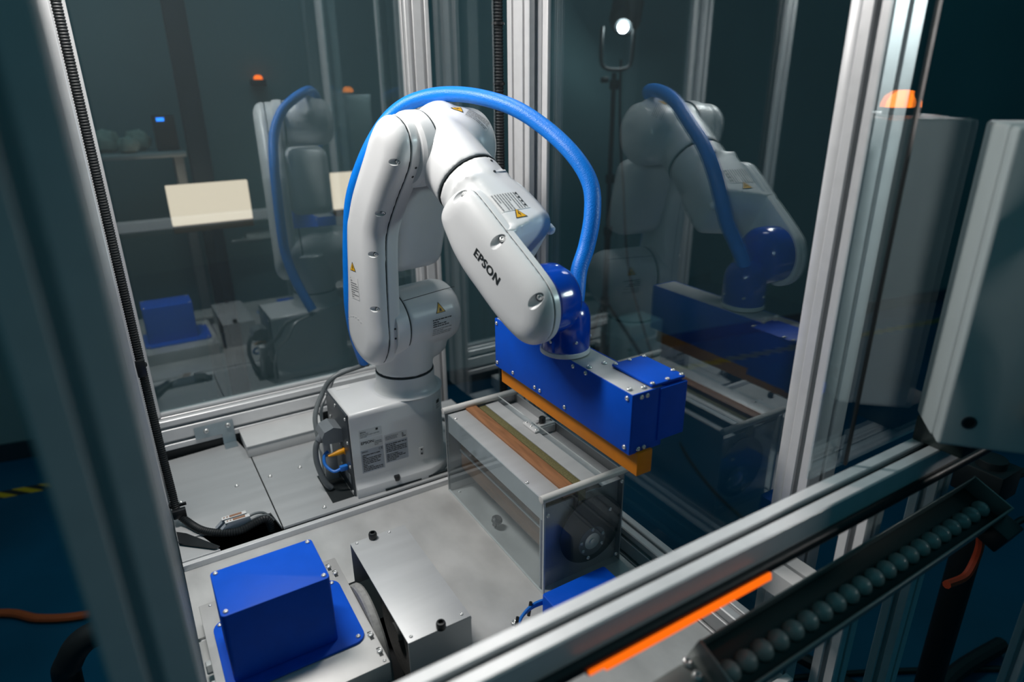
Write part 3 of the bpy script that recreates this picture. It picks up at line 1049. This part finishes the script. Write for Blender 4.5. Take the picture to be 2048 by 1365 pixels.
# cables leaving the hose end towards the base panel
pc = put('air_line', tube([W(-.172, -.026, .250), (.44, 1.70, .235), (.40, 1.70, .19), (.365, 1.665, .14), (.36, 1.615, .07), (.358, 1.595, .006)], .0068, 10), M['cable_grey'])
tag(pc, 'grey cable running from the blue hose end down behind the base', 'cable')
pc2 = put('air_line', tube([W(-.164, -.016, .250), (.462, 1.722, .235), (.430, 1.728, .19), (.392, 1.700, .14), (.384, 1.655, .07), (.384, 1.640, .004)], .0045, 8), M['alu_grey'])
tag(pc2, 'thin pale grey line beside the thicker cable at the blue hose end', 'cable')
pw = thing('power_cable', 'grey hooded plug with a thick grey cable curving down to the plate opening', 'cable', (.37, 1.53, 0))
hd = put('plug_hood', pillow([(.392, .138), (.392, .176), (.372, .184), (.348, .176), (.340, .160), (.344, .142)], [(0, 1.505), (0, 1.565)], lambda p, q, h: (p, h, q)), M['grey'], pw, angle=25)
put('cable', tube([(.346, 1.535, .152), (.330, 1.535, .13), (.325, 1.53, .09), (.332, 1.52, .045), (.340, 1.515, .022), (.350, 1.513, .008)], .0075, 12), M['cable_grey'], pw)
put('gland', cyl((.348, 1.535, .154), (.337, 1.535, .142), .0105, 14, .001), M['grey'], pw)
yc = thing('network_plug', 'yellow boot network plug in the robot base panel', 'plug', (.38, 1.50, .10))
put('boot', lathe((.392, 1.505, .112), (-1, .02, -.12), [(.0075, 0), (.0080, .012), (.0065, .02), (.0040, .034), (.0028, .042)], 12), M['yellow'], yc)
put('jack', box(.3905, .3925, 1.496, 1.514, .104, .120), M['yellow'], yc)
bc = thing('blue_network_cable', 'blue network cable bending back into the base panel under the yellow plug', 'cable', (.36, 1.51, .05))
put('plug', box(.372, .392, 1.484, 1.496, .064, .078, .002), M['cyan'], bc)
put('cable', tube([(.374, 1.490, .070), (.356, 1.495, .066), (.342, 1.515, .080), (.346, 1.53, .098), (.358, 1.535, .104)], .0042, 10), M['cyan'], bc)
wp = put('white_plug', join(box(.352, .372, 1.56, 1.60, .080, .125, .003), box(.356, .368, 1.565, 1.595, .02, .080, .002)), M['white2'])
tag(wp, 'white rectangular plug block behind the cables at the base panel', 'plug')
put('cable_opening', box(.335, .392, 1.455, 1.60, .0004, .0012), M['ink'], tb)
gp = put('metal_bracket', box(.350, .386, 1.56, 1.565, .001, .075, .001), M['alu_sheet'])
tag(gp, 'small upright sheet metal tab standing in the cable opening', 'bracket')
cc = put('back_cable', tube([(.69, 1.72, .03), (.74, 1.66, .035), (.79, 1.56, .02), (.82, 1.45, .002)], .006, 8), M['cable_grey'])
tag(cc, 'grey cable curving across the plate behind the brush unit', 'cable')

# ================================================================== BRUSH UNIT
bu = thing('brush_unit', 'clear sided metal box with white rods, wooden boards and a roller brush under the tool', 'machine', (.72, 1.14, ZL))
BX0, BX1, BY0, BY1, BT = .619, .829, .914, 1.368, .226
ZB = ZL + .0005
put('side_sheet', box(BX0, BX0 + .003, BY0 + .004, BY1 - .004, ZB, BT - .004), M['acrylic'], bu, smooth=False)
put('front_sheet', box(BX0, BX1, BY0, BY0 + .004, ZB, BT - .006), M['acrylic'], bu, smooth=False)
put('sheet_edge', box(BX0 - .0004, BX0 + .0032, BY0 - .0006, BY0 + .004, ZB, BT - .006), M['acrylic_edge'], bu)
put('sheet_edge', box(BX0 - .0004, BX0 + .003, BY0 + .004, BY1, ZB, ZB + .003), M['acrylic_edge'], bu)
put('back_sheet', box(BX0, BX1, BY1 - .004, BY1, ZB, BT - .006), M['alu_grey'], bu)
put('end_sheet', box(BX0 + .004, BX0 + .14, BY1 - .007, BY1 - .004, ZB, BT - .010), M['alu_grey'], bu)
put('rod', cyl((BX0 - .006, BY0 + .003, BT), (BX1 + .004, BY0 + .003, BT), .0085, 16, .001), M['rod'], bu)
put('rod', cyl((BX0 - .006, BY1 - .003, BT), (BX1 + .004, BY1 - .003, BT), .0085, 16, .001), M['rod'], bu)
tsht = put('top_sheet', box(BX0 + .0035, BX0 + .055, BY0 + .012, BY1 - .012, BT - .010, BT - .0085, .0005), M['alu_sheet'], bu)
put('skirt_sheet', box(BX0 + .0035, BX0 + .0050, BY0 + .012, BY1 - .012, BT - .058, BT - .009), M['alu_sheet'], bu)
for y in (BY0 + .080, BY1 - .043): screw(tsht, (BX0 + .010, y, BT - .0085), size='m')
put('board', box(BX0 + .055, BX0 + .085, BY0 + .011, BY1 - .011, BT - .022, BT - .004, .0008), M['wood'], bu)
put('slot', box(BX0 + .0855, BX0 + .0925, BY0 + .011, BY1 - .011, BT - .06, BT - .030), M['ink'], bu)
put('roller_brush', lathe((BX0 + .100, BY0 + .030, BT - .085), (0, 1, 0), [(.048, 0), (.048, .405)], 32), M['brush'], bu)
put('inner_board', box(BX0 + .036, BX0 + .046, BY0 + .024, BY1 - .012, .108, .140, .001), M['wood2'], bu)
put('inner_board', box(BX0 + .036, BX0 + .046, BY0 + .024, BY1 - .012, .052, .1035, .001), M['wood2'], bu)
put('board_strip', box(BX0 + .033, BX0 + .040, BY0 + .024, BY1 - .012, .1035, .108), M['alu_grey'], bu)
put('brush_strip', box(BX0 + .093, BX0 + .112, BY0 + .011, BY1 - .011, BT - .045, BT - .011, .001), M['brush'], bu)
put('trough', box(BX0 + .1125, BX0 + .150, BY0 + .011, BY1 - .011, BT - .012, BT - .010), M['alu_sheet'], bu)
put('clear_fence', box(BX0 + .1505, BX0 + .1525, BY0 + .011, BY1 - .011, BT - .03, BT + .004), M['acrylic'], bu, smooth=False)
put('clear_fence_edge', box(BX0 + .1503, BX0 + .1527, BY0 + .011, BY1 - .011, BT + .004, BT + .0052), M['acrylic_edge'], bu)
put('side_tray', box(BX0 + .154, BX1 - .003, BY0 + .011, BY1 - .011, BT - .030, BT - .028), M['alu_sheet'], bu)
put('right_sheet', box(BX1 - .003, BX1, BY0 + .004, BY1, ZB, BT - .006), M['alu_grey'], bu)
cs = put('cross_slide', join(box(BX0 + .153, BX1 - .004, 1.172, 1.206, BT - .027, BT - .008, .001), box(BX0 + .156, BX1 - .004, 1.174, 1.183, BT - .008, BT - .003, .001), box(BX0 + .156, BX1 - .004, 1.195, 1.204, BT - .008, BT - .003, .001)), M['alu'], bu)
put('slide_clamp', box(BX0 + .138, BX0 + .152, 1.160, 1.216, BT - .009, BT - .004, .001), M['alu'], bu)
for y in (1.166, 1.188, 1.210): screw(cs, (BX0 + .145, y, BT - .004), size='s')
put('thumb_knob', lathe((BX0 + .178, 1.189, BT - .006), (0, 0, 1), [(.007, 0), (.0085, .004), (.0085, .016), (.006, .018)], 8), M['black'], bu)
# round end plate with bearing behind the front sheet
put('end_plate', lathe((.747, BY0 + .012, .100), (0, -1, 0), [(.080, 0), (.080, .003)], 48), M['panel'], bu)
put('end_plate_rim', lathe((.747, BY0 + .0085, .100), (0, -1, 0), [(.0780, 0), (.0815, .0), (.0815, .002), (.0780, .002)], 56, False), M['panel'], bu)
put('end_frame', box(BX0 + .004, BX1 - .004, BY0 + .018, BY0 + .022, ZB, .19), M['alu_grey'], bu)
put('bearing', lathe((.752, BY0 + .010, .066), (0, -1, 0), [(.020, 0), (.020, .002), (.014, .003), (.008, .003), (.008, .0045), (.005, .005)], 24), M['steel'], bu)
put('bearing_housing', lathe((.752, BY0 + .018, .066), (0, -1, 0), [(.036, 0), (.036, .0095)], 30), M['grey'], bu)
for q in (90, 170, 215, 330, 20):
    t = math.radians(q)
    screw(bu, (.752 + .030 * math.cos(t), BY0 + .0085, .066 + .030 * math.sin(t)), (0, -1, 0), 'm')
for x, z in ((BX0 + .010, .185), (BX1 - .010, .20), (BX1 - .016, .012), (.735, .035), (.79, .14)): screw(bu, (x, BY0, z), (0, -1, 0), 'm')
for x, y in ((.640, 1.345),): screw(bu, (x, y, ZL), size='m')
put('knob', join(lathe((.644, 1.165, ZL + .007), (.25, -.2, .8), [(.006, 0), (.007, .006), (.013, .012), (.014, .02), (.010, .025)], 10)), M['black'], bu)

# small blue block, tubing in front of the brush unit
bb = put('blue_block', slab(rrect(.580, .737, .800, .862, .006), ZL + .0005, .050, .002), M['blue'])
tag(bb, 'low blue plastic block in front of the brush unit', 'block')
tu = thing('air_tubing', 'pair of thin blue air tubes with black cable ties beside the blue block', 'tubing', (.52, .84, ZL))
for dz, dx in ((0, 0), (.006, .006)):
    put('tube', tube([(.60 + dx, .865, .020 + dz), (.56 + dx, .868, .020 + dz), (.525 + dx, .858, .014 + dz), (.500 + dx, .835, .004 + dz), (.488 + dx, .80, .004 + dz)], .0034, 8), M['cyan'], tu)
for x, y in ((.553, .868), (.510, .848)): put('cable_tie', cyl((x, y, .004), (x + .006, y + .001, .034), .0035, 8), M['black'], tu)
screw(tu, (.513, .858, .012), size='xl', name='tube_screw')

# ================================================================== METAL COVER, PLATFORM, BLUE HOOD, DISCS
mc = thing('metal_cover', 'grey sheet metal guard with two black knobs, open on one side over a disc', 'cover', (.355, 1.0, ZL))
CZ = .088
ct = put('top', box(.293, .416, .850, 1.165, CZ - .002, CZ, .0006), M['alu_sheet'], mc)
put('side', box(.4145, .4165, .850, 1.165, ZL + .0005, CZ - .002), M['alu_sheet'], mc)
put('end', box(.293, .4145, .850, .852, ZL + .0005, CZ - .002), M['alu_sheet'], mc)
put('end', box(.293, .4145, 1.163, 1.165, ZL + .0005, CZ - .002), M['alu_sheet'], mc)
for x, y in ((.341, 1.172), (.357, .852)):
    y = min(y, 1.157)
    put('knob', lathe((x, y, CZ), (0, 0, 1), [(.0085, 0), (.0090, .003), (.0090, .011), (.0078, .014), (.0048, .0145), (.0045, .009)], 16), M['black'], mc)
for x, y in ((.305, 1.157), (.378, 1.157), (.303, .862), (.403, .862)): screw(ct, (x, y, CZ), size='s')
screw(mc, (.4165, .857, CZ - .010), (1, 0, 0), 'm')
pf = thing('mounting_platform', 'flat aluminium platform block with slotted screws under the blue hood', 'platform', (.13, 1.05, ZL))
pt = put('block', box(-.008, .267, .880, 1.208, ZL + .0005, .033, .0012), M['alu_plate'], pf)
for x, y in ((.246, 1.184), (.2525, 1.158), (.2580, .957), (.2590, .912)):
    put('slot', box(x - .0035, x + .0035, y - .012, y + .010, .0330, .0334), M['ink'], pf)
    screw(pt, (x, y, .0332), size='l')
for x, y in ((.235, 1.198), (.012, 1.198), (.259, .888)): screw(pt, (x, y, .033), size='s')
put('side_bolt', lathe((-.008, 1.06, .012), (-1, 0, 0), [(.012, 0), (.012, .008), (.010, .010)], 6), M['steel'], pf)
put('side_bolt', lathe((-.008, 1.02, .004), (-1, 0, 0), [(.010, 0), (.010, .006)], 6), M['steel'], pf)
bh = thing('blue_hood', 'tall blue plastic hood with a wide rounded flange screwed to the platform', 'hood', (.112, 1.03, .033))
fl = put('flange', slab(rrect(.007, .2495, .948, 1.138, .022), .0332, .0385, .0012), M['blue'], bh)
hd_ = put('hood', slab(rrect(.021, .203, .972, 1.098, .008, 4), .0380, .184, .0016), M['blue'], bh)
for x, y in ((.030, 1.089), (.194, 1.089), (.194, .982), (.030, .982)): screw(hd_, (x, y, .184), size='m')
for x, y in ((.020, 1.126), (.236, 1.126), (.236, .961), (.020, .961)): screw(fl, (x, y, .0385), size='m')
dw = put('grinding_disc', lathe((.268, 1.04, -.060), (1, 0, 0), [(.112, 0), (.115, .004), (.115, .014), (.112, .018)], 48), M['wheel'], loc=(.277, 1.04, -.16))
tag(dw, 'grey grinding disc edge rising beside the platform', 'disc')
dw2 = put('polishing_disc', join(lathe((.335, 1.02, -.050), (1, 0, 0), [(.112, 0), (.116, .004), (.116, .020), (.112, .024)], 48), lathe((.325, 1.02, -.05), (1, 0, 0), [(.02, 0), (.02, .01)], 20)), M['wheel'], loc=(.345, 1.02, -.16))
tag(dw2, 'pale round disc under the open side of the metal guard', 'disc')

# ================================================================== SENSORS AND LEFT CONDUIT
for i, (x, y) in enumerate(((.098, 1.487), (.103, 1.470))):
    sa = thing('sensor_amplifier', ('small white sensor amplifier, the rear of the two on the plate', 'small white sensor amplifier, the front of the two on the plate')[i], 'sensor', (x, y, .0), 'sensor amplifiers')
    bo_ = pillow([(x - .036, .002), (x + .036, .002), (x + .036, .030), (x - .014, .030), (x - .036, .012)], [(0, y - .006), (0, y + .006)], lambda p, q, h: (p, h, q))
    put('body', bo_, M['foil'], sa, angle=20)
    put('top', box(x - .020, x + .036, y - .0062, y + .0062, .0300, .0325, .0008), M['white2'], sa)
    put('display', box(x - .002, x + .026, y - .004, y + .004, .0325, .0331), M['red'] if False else M['card'], sa)
    for k in range(2): put('button', cyl((x - .014 + k * .007, y, .0325), (x - .014 + k * .007, y, .0335), .0018, 8), M['card'], sa)
    put('lead', tube([(x + .036, y, .016), (x + .055, y + .002, .018), (x + .075, y + .006, .010), (x + .088, y + .004, -.008)], .0035, 8), M['cable_grey'], sa)
cd = thing('cable_conduit', 'black corrugated conduit running down the left guard post and across the plate', 'conduit', (-.02, 1.57, 0))
put('conduit', conduit([(-.0125, 1.585, TOP - .05), (-.0125, 1.585, 1.2), (-.0125, 1.585, .6), (-.0125, 1.585, .25), (-.0105, 1.582, .10), (-.008, 1.572, .035), (.010, 1.545, .012), (.035, 1.500, .008), (.07, 1.468, .008), (.11, 1.453, .008), (.145, 1.458, .012), (.170, 1.466, .010), (.180, 1.468, -.004), (.182, 1.468, -.03)], .0098, .0055), M['dark'], cd)
for z in (.415, .044): put('cable_tie', lathe((-.0125, 1.585, z), (0, 0, 1), [(.0118, 0), (.0118, .006)], 12), M['black'], cd)
put('tie_tail', box(-.006, .014, 1.575, 1.581, .044, .050), M['black'], cd)
put('tie_mount', box(-.023, -.004, 1.568, 1.575, .395, .435, .002), M['black'], cd)
put('tie_mount', box(-.020, .010, 1.556, 1.570, .022, .045, .002), M['black'], cd)
dp = put('black_cover_strip', pillow([(-.020, 1.535), (.0, 1.516), (.060, 1.424), (.048, 1.424), (-.020, 1.485)], [(0, .0006), (0, .004)], lambda p, q, h: (p, q, h)), M['black'], smooth=False)
tag(dp, 'flat black angled strip on the plate under the conduit bend', 'strip')
cd2 = thing('right_conduit', 'black corrugated conduit running up beside the wide guard post on the far side', 'conduit', (.914, 1.576, 0))
put('conduit', conduit([(.914, 1.576, -.05), (.914, 1.576, .5), (.914, 1.576, 1.2), (.914, 1.576, TOP - .05)], .0135, .0075), M['dark'], cd2)
for z in (1.13, .99): put('cable_tie', lathe((.914, 1.576, z), (0, 0, 1), [(.0158, 0), (.0158, .006)], 12), M['black'], cd2)

# ================================================================== CONTROL CABINET + BEACON (camera side, turned towards the operator)
cb = thing('control_cabinet', 'pale grey enamelled control cabinet with rounded edges hung at the front corner', 'cabinet', (1.14, .345, .474))
A0 = Vector((1.112, .5085, 0))
e1 = Vector((-.749, -.663, 0)); e2 = Vector((.663, -.749, 0))


def cab(x, y, z): return A0 + e1 * x + e2 * y + Vector((0, 0, z))


def cabg(g): return [cab(*v) for v in g[0]], g[1]


body = put('body', cabg(box(0, .088, 0, .30, .466, .941, .006, 3)), M['cabinet'], cb, angle=40)
put('door', cabg(box(.0905, .120, .001, .299, .468, .939, .006, 3)), M['cabinet'], cb, angle=40)
put('door_gasket', cabg(box(.086, .092, .004, .296, .480, .935)), M['seam'], cb)
put('lock_core', cabg(lathe((.1185, .036, .512), (1, 0, 0), [(.0082, 0), (.0082, .0022)], 20)), M['ink'], cb)
put('lock', cabg(lathe((.1195, .036, .512), (1, 0, 0), [(.0105, 0), (.0105, .002), (.0078, .0022), (.0075, -.004)], 20)), M['panel'], cb)
hn = put('handle', cabg(box(.120, .128, .105, .135, .52, .62, .003)), M['black'], cb)
put('key_switch', cabg(lathe((.128, .120, .540), (1, 0, 0), [(.014, 0), (.014, .006), (.009, .010)], 18)), M['yellow'], hn)
put('plate', cabg(box(.128, .1285, .110, .130, .575, .60)), M['paper'], hn)
put('bracket', box(1.10, 1.20, .42, .50, .4205, .4655, .002), M['led_box'], cb)
bcn = thing('amber_beacon', 'amber beacon dome on top of the control cabinet, mirrored in the glass', 'beacon', (1.165, .36, .9412))
put('beacon_base', cyl((1.165, .36, .9415), (1.165, .36, .953), .030, 24, .002), M['black'], bcn)
put('beacon_dome', lathe((1.165, .36, .953), (0, 0, 1), [(.027, 0), (.0265, .008), (.022, .018), (.013, .025), (.004, .027)], 28), M['amber'], bcn)

# ================================================================== LED BAR (off) below the sill
lb = thing('led_bar_light', 'long dark linear work light with a row of round clear lenses, switched off', 'lamp', (.9, .41, .25))
La, Lb = Vector((.552, .442, .311)), Vector((.569, .378, .285))
lx = Vector((1, .012, .004)).normalized()
ly = (Lb - La).normalized()
ly = (ly - lx * ly.dot(lx)).normalized()
lz = lx.cross(ly)
if lz.y > 0: lz = -lz
LL, LW = .705, (Lb - La).length


def L(x, y, z): return La + lx * x + ly * y + lz * z


def lbx(x0, x1, y0, y1, z0, z1, b=.001): g = box(x0, x1, y0, y1, z0, z1, b); return [L(*v) for v in g[0]], g[1]


put('housing', lbx(0, LL, 0, LW, -.045, -.030), M['led_box'], lb)
put('rim', lbx(0, LL, -.002, .0005, -.045, .002), M['led_rim'], lb)
put('rim', lbx(0, LL, LW - .0005, LW + .003, -.045, .002), M['led_rim'], lb)
put('end_cap', lbx(-.004, 0, -.003, LW + .003, -.045, .002), M['led_rim'], lb)
put('end_cap', lbx(LL, LL + .004, -.003, LW + .003, -.045, .002), M['led_rim'], lb)
lens_me = None
NL = 21
for k in range(NL):
    c = L(.025 + (LL - .05) * k / (NL - 1), LW * .60, -.030)
    if lens_me is None:
        g = lathe((0, 0, 0), (0, 0, 1), [(.0155, 0), (.0155, .005), (.013, .011), (.008, .0155), (.003, .017)], 18)
        lens_me = bpy.data.meshes.new('lens')
        lens_me.from_pydata([tuple(v) for v in g[0]], [], g[1])
        lens_me.materials.append(M['lens'])
        for p in lens_me.polygons: p.use_smooth = True
    o = bpy.data.objects.new('lens', lens_me)
    COL.objects.link(o); o.parent = lb
    o.location = c - ORG[lb.name]
    o.rotation_euler = lz.to_track_quat('Z', 'Y').to_euler()
put('mount_arm', lbx(-.075, -.004, .004, LW - .004, -.040, -.034), M['led_rim'], lb)
for y in (.006, .026): screw(lb, L(-.016, y, -.034), lz, 'xl')
put('clamp', lbx(LL - .05, LL + .01, LW, LW + .035, -.06, -.02, .003), M['black'], lb)
put('clamp_lever', tube([L(LL + .01, LW + .02, -.03), L(LL + .045, LW + .022, -.03), L(LL + .055, LW + .035, -.03)], .006, 8), M['black'], lb)

# dark stand carrying the led bar
ls = thing('floor_stand', 'thick black upright stand pole on the floor beyond the linear light', 'stand', (1.76, .60, FLOOR))
put('pole', cyl((1.765, .60, FLOOR + .02), (1.745, .60, .12), .034, 16, .004), M['dark'], ls)
put('clamp', box(1.70, 1.80, .55, .66, .02, .10, .006), M['dark'], ls)
put('foot', tube([(1.765, .60, FLOOR + .03), (2.02, .635, FLOOR + .045), (2.32, .62, FLOOR + .03)], .026, 10, 4), M['dark'], ls)
put('foot', tube([(1.765, .60, FLOOR + .03), (1.70, .85, FLOOR + .045), (1.66, 1.05, FLOOR + .03)], .022, 10, 4), M['dark'], ls)
put('clamp_lever', tube([(1.80, .58, .05), (1.90, .57, .045), (1.93, .56, .015)], .011, 8, 4), M['dark'], ls)
rs = put('red_strap', tube([(1.66, .555, -.03), (1.675, .55, -.08), (1.672, .55, -.13), (1.635, .548, -.160), (1.545, .548, -.142)], .010, 8), M['red'])
tag(rs, 'short red strap hanging from the thick black stand pole', 'strap')
fc_ = put('extension_cord', tube([(1.55, .95, FLOOR + .006), (1.85, .80, FLOOR + .006), (2.20, .60, FLOOR + .006), (2.60, .35, FLOOR + .006)], .010, 8), M['dark'])
tag(fc_, 'black cord lying on the blue floor past the stand foot', 'cord')

# clutter under the sill: bracket boxes and ribbed channel hanging from the rail
ub1 = thing('open_bracket', 'white folded bracket plate below the sill near the cabinet', 'bracket', (1.10, .57, .20))
put('wall', box(1.050, 1.053, .535, .600, .198, .255), M['white2'], ub1)
put('floor', box(1.050, 1.130, .535, .600, .195, .198), M['white2'], ub1)
put('wall', box(1.105, 1.108, .535, .600, .198, .248), M['white2'], ub1)
put('arm', box(1.050, 1.053, .600, .640, .198, .2305), M['white2'], ub1)
for i, (x, lab_) in enumerate(((.900, 'white slotted angle under the sill, nearer the orange strip'), (.938, 'white slotted angle under the sill, nearer the cabinet'))):
    q = put('slotted_angle', join(box(x, x + .030, .535, .63, .160, .164), box(x, x + .004, .535, .63, .115, .160)), M['white2'])
    tag(q, lab_, 'bracket', 'slotted angles under the sill')

# ================================================================== BEHIND THE GLASS
lamp = thing('studio_light', 'round studio lamp switched on, seen through the side glass', 'lamp', (2.46, 2.96, 1.02))
yk = Vector((2.457, 2.95, 0))
ldir = (Vector((.75, 1.35, .6)) - Vector((2.50, 3.0, 1.255))).normalized()
lc = Vector((2.504, 3.0, 1.257))
put('lamp_body', lathe(lc - ldir * .02, -ldir + Vector((0, 0, .45)), [(.045, 0), (.075, .03), (.085, .06), (.085, .22), (.07, .24)], 28), M['dark'], lamp)
put('lamp_lens', lathe(lc, ldir, [(.027, 0), (.027, .006), (.020, .012)], 24), M['lampglow'], lamp)
put('yoke', tube([(2.39, 3.03, 1.26), (2.388, 3.03, 1.12), (2.40, 3.02, 1.065), (2.457, 2.995, 1.05), (2.52, 2.965, 1.06), (2.54, 2.96, 1.11), (2.545, 2.96, 1.25)], .010, 8, 6), M['dark'], lamp)
put('knob', cyl((2.42, 3.00, 1.0), (2.385, 3.02, 1.0), .016, 12, .002), M['dark'], lamp)
stn = thing('light_stand', 'slim black tripod stand holding the studio lamp', 'stand', (2.465, 3.0, FLOOR))
put('pole', cyl((2.460, 3.0, -.30), (2.457, 2.998, 1.035), .013, 12), M['dark'], stn)
put('pole_lower', cyl((2.468, 3.0, FLOOR + .12), (2.462, 3.0, .15), .018, 12), M['dark'], stn)
for z in (.95, .45, .15, -.28): put('collar', cyl((2.462, 3.0, z), (2.462, 3.0, z + .05), .026, 12, .004), M['dark'], stn)
for q in (-50, 70, 190):
    t = math.radians(q)
    put('leg', tube([(2.465, 3.0, -.25), (2.465 + .42 * math.cos(t), 3.0 + .42 * math.sin(t), FLOOR + .012)], .011, 8, 0), M['dark'], stn)
cbk = put('lamp_cord', tube([(2.50, 3.0, 1.10), (2.50, 2.98, .75), (2.54, 2.97, .4), (2.58, 2.95, .0), (2.64, 2.93, -.25), (2.60, 2.7, -.55), (2.52, 2.42, FLOOR + .01), (2.33, 2.11, FLOOR + .008), (2.2, 1.79, FLOOR + .008), (2.15, 1.55, FLOOR + .008)], .007, 8), M['dark'])
tag(cbk, 'long black cord hanging from the studio lamp and trailing over the floor', 'cord')
wc = put('white_carton', box(2.74, 3.02, 3.06, 3.27, FLOOR + .0005, FLOOR + .35, .006), M['white2'])
tag(wc, 'white carton on the floor behind the lamp stand', 'carton')
for i, (x0, x1, lb_) in enumerate(((.213, .545, 'glowing cream panel with a brown lower edge standing in for a reflection in the back glass'), (.925, 1.10, 'second glowing cream panel standing in for a reflection, mostly hidden by the robot arm'))):
    sf = thing('reflection_panel', lb_, 'lamp', ((x0 + x1) / 2, 3.2, .39))  # glowing panel added in place of a mirror image in the back glass
    put('panel', box(x0, x1, 3.2, 3.225, .425, .597, .003), M['reflection_glow'], sf)
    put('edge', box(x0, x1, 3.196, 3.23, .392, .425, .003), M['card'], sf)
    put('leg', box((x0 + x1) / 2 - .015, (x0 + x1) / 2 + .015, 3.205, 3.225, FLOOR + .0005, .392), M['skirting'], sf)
sf2 = thing('support_post', 'dark upright post standing behind the back glass near the cream reflection panel', 'post', (.40, 3.48, FLOOR))
put('column', box(.355, .445, 3.46, 3.52, FLOOR + .0005, 2.3, .004), M['skirting'], sf2)
bt = thing('back_table', 'grey table against the far wall behind the back glass', 'table', (.2, 3.6, FLOOR))
put('top', box(-.25, .345, 3.46, 3.70, .69, .715, .004), M['alu_grey'], bt)
for x in (-.2, .32):
    for y in (3.60, 3.67): put('leg', box(x - .02, x + .02, y - .02, y + .02, FLOOR + .0005, .69), M['alu_grey'], bt)
for i, (x, y, z, r, lb_) in enumerate(((.165, 3.62, .7155, .052, 'white cloth bundle beside the device on the back table'), (.12, 3.50, .7155, .040, 'small white cloth bundle at the front edge of the back table'), (.035, 3.60, .7155, .056, 'white cloth bundle at the far end of the back table'))):
    bm = bmesh.new(); bmesh.ops.create_icosphere(bm, subdivisions=3, radius=1)
    for v in bm.verts:
        k = 1 + .12 * math.sin(v.co.x * 7 + i) * math.cos(v.co.y * 5) + .06 * math.sin(v.co.z * 11)
        v.co = Vector((x + v.co.x * r * 1.05 * k, y + v.co.y * r * .9 * k, max(z, z + r * .8 + v.co.z * r * k)))
    q = put('cloth_bundle', from_bm(bm), M['cloth']); tag(q, lb_, 'cloth', 'cloth bundles on the back table')
dv = thing('display_unit', 'small dark device with a blue lit display on the back table', 'device', (.28, 3.55, .7155))
put('case', box(.235, .325, 3.51, 3.58, .7156, .87, .005), M['black'], dv)
put('screen', box(.250, .282, 3.506, 3.5105, .845, .860), M['blueglow'], dv)
sb = thing('amber_reflection_dot', 'tiny glowing amber dot standing in for the mirrored beacon above the reflected robot', 'lamp', (.75, 3.7, .99))  # glowing dot added in place of the beacon's mirror image
put('dot_case', box(.715, .785, 3.66, 3.72, .985, 1.018, .004), M['black'], sb)
put('dot_dome', lathe((.75, 3.675, 1.018), (0, 0, 1), [(.022, 0), (.019, .014), (.008, .020)], 16), M['amber2'], sb)

# foreground floor items on the left
fh = put('floor_hose', tube([(-1.0, 2.78, FLOOR + .015), (-.66, 2.65, FLOOR + .015), (-.53, 2.54, FLOOR + .015), (-.39, 2.47, FLOOR + .015), (-.2, 2.44, FLOOR + .015)], .016, 10), M['hose_o'])
tag(fh, 'orange brown hose lying on the blue floor outside the guard', 'hose')
bs = thing('rolling_stand', 'black bent tube stand on the floor behind the near guard post', 'stand', (-.25, 1.6, FLOOR))
put('tube_frame', tube([(-.33, 1.62, FLOOR + .02), (-.325, 1.62, -.40), (-.305, 1.61, -.31), (-.255, 1.60, -.255), (-.16, 1.58, -.24)], .032, 12), M['dark'], bs)
put('foot', box(-.42, -.22, 1.54, 1.70, FLOOR + .0005, FLOOR + .03, .006), M['dark'], bs)
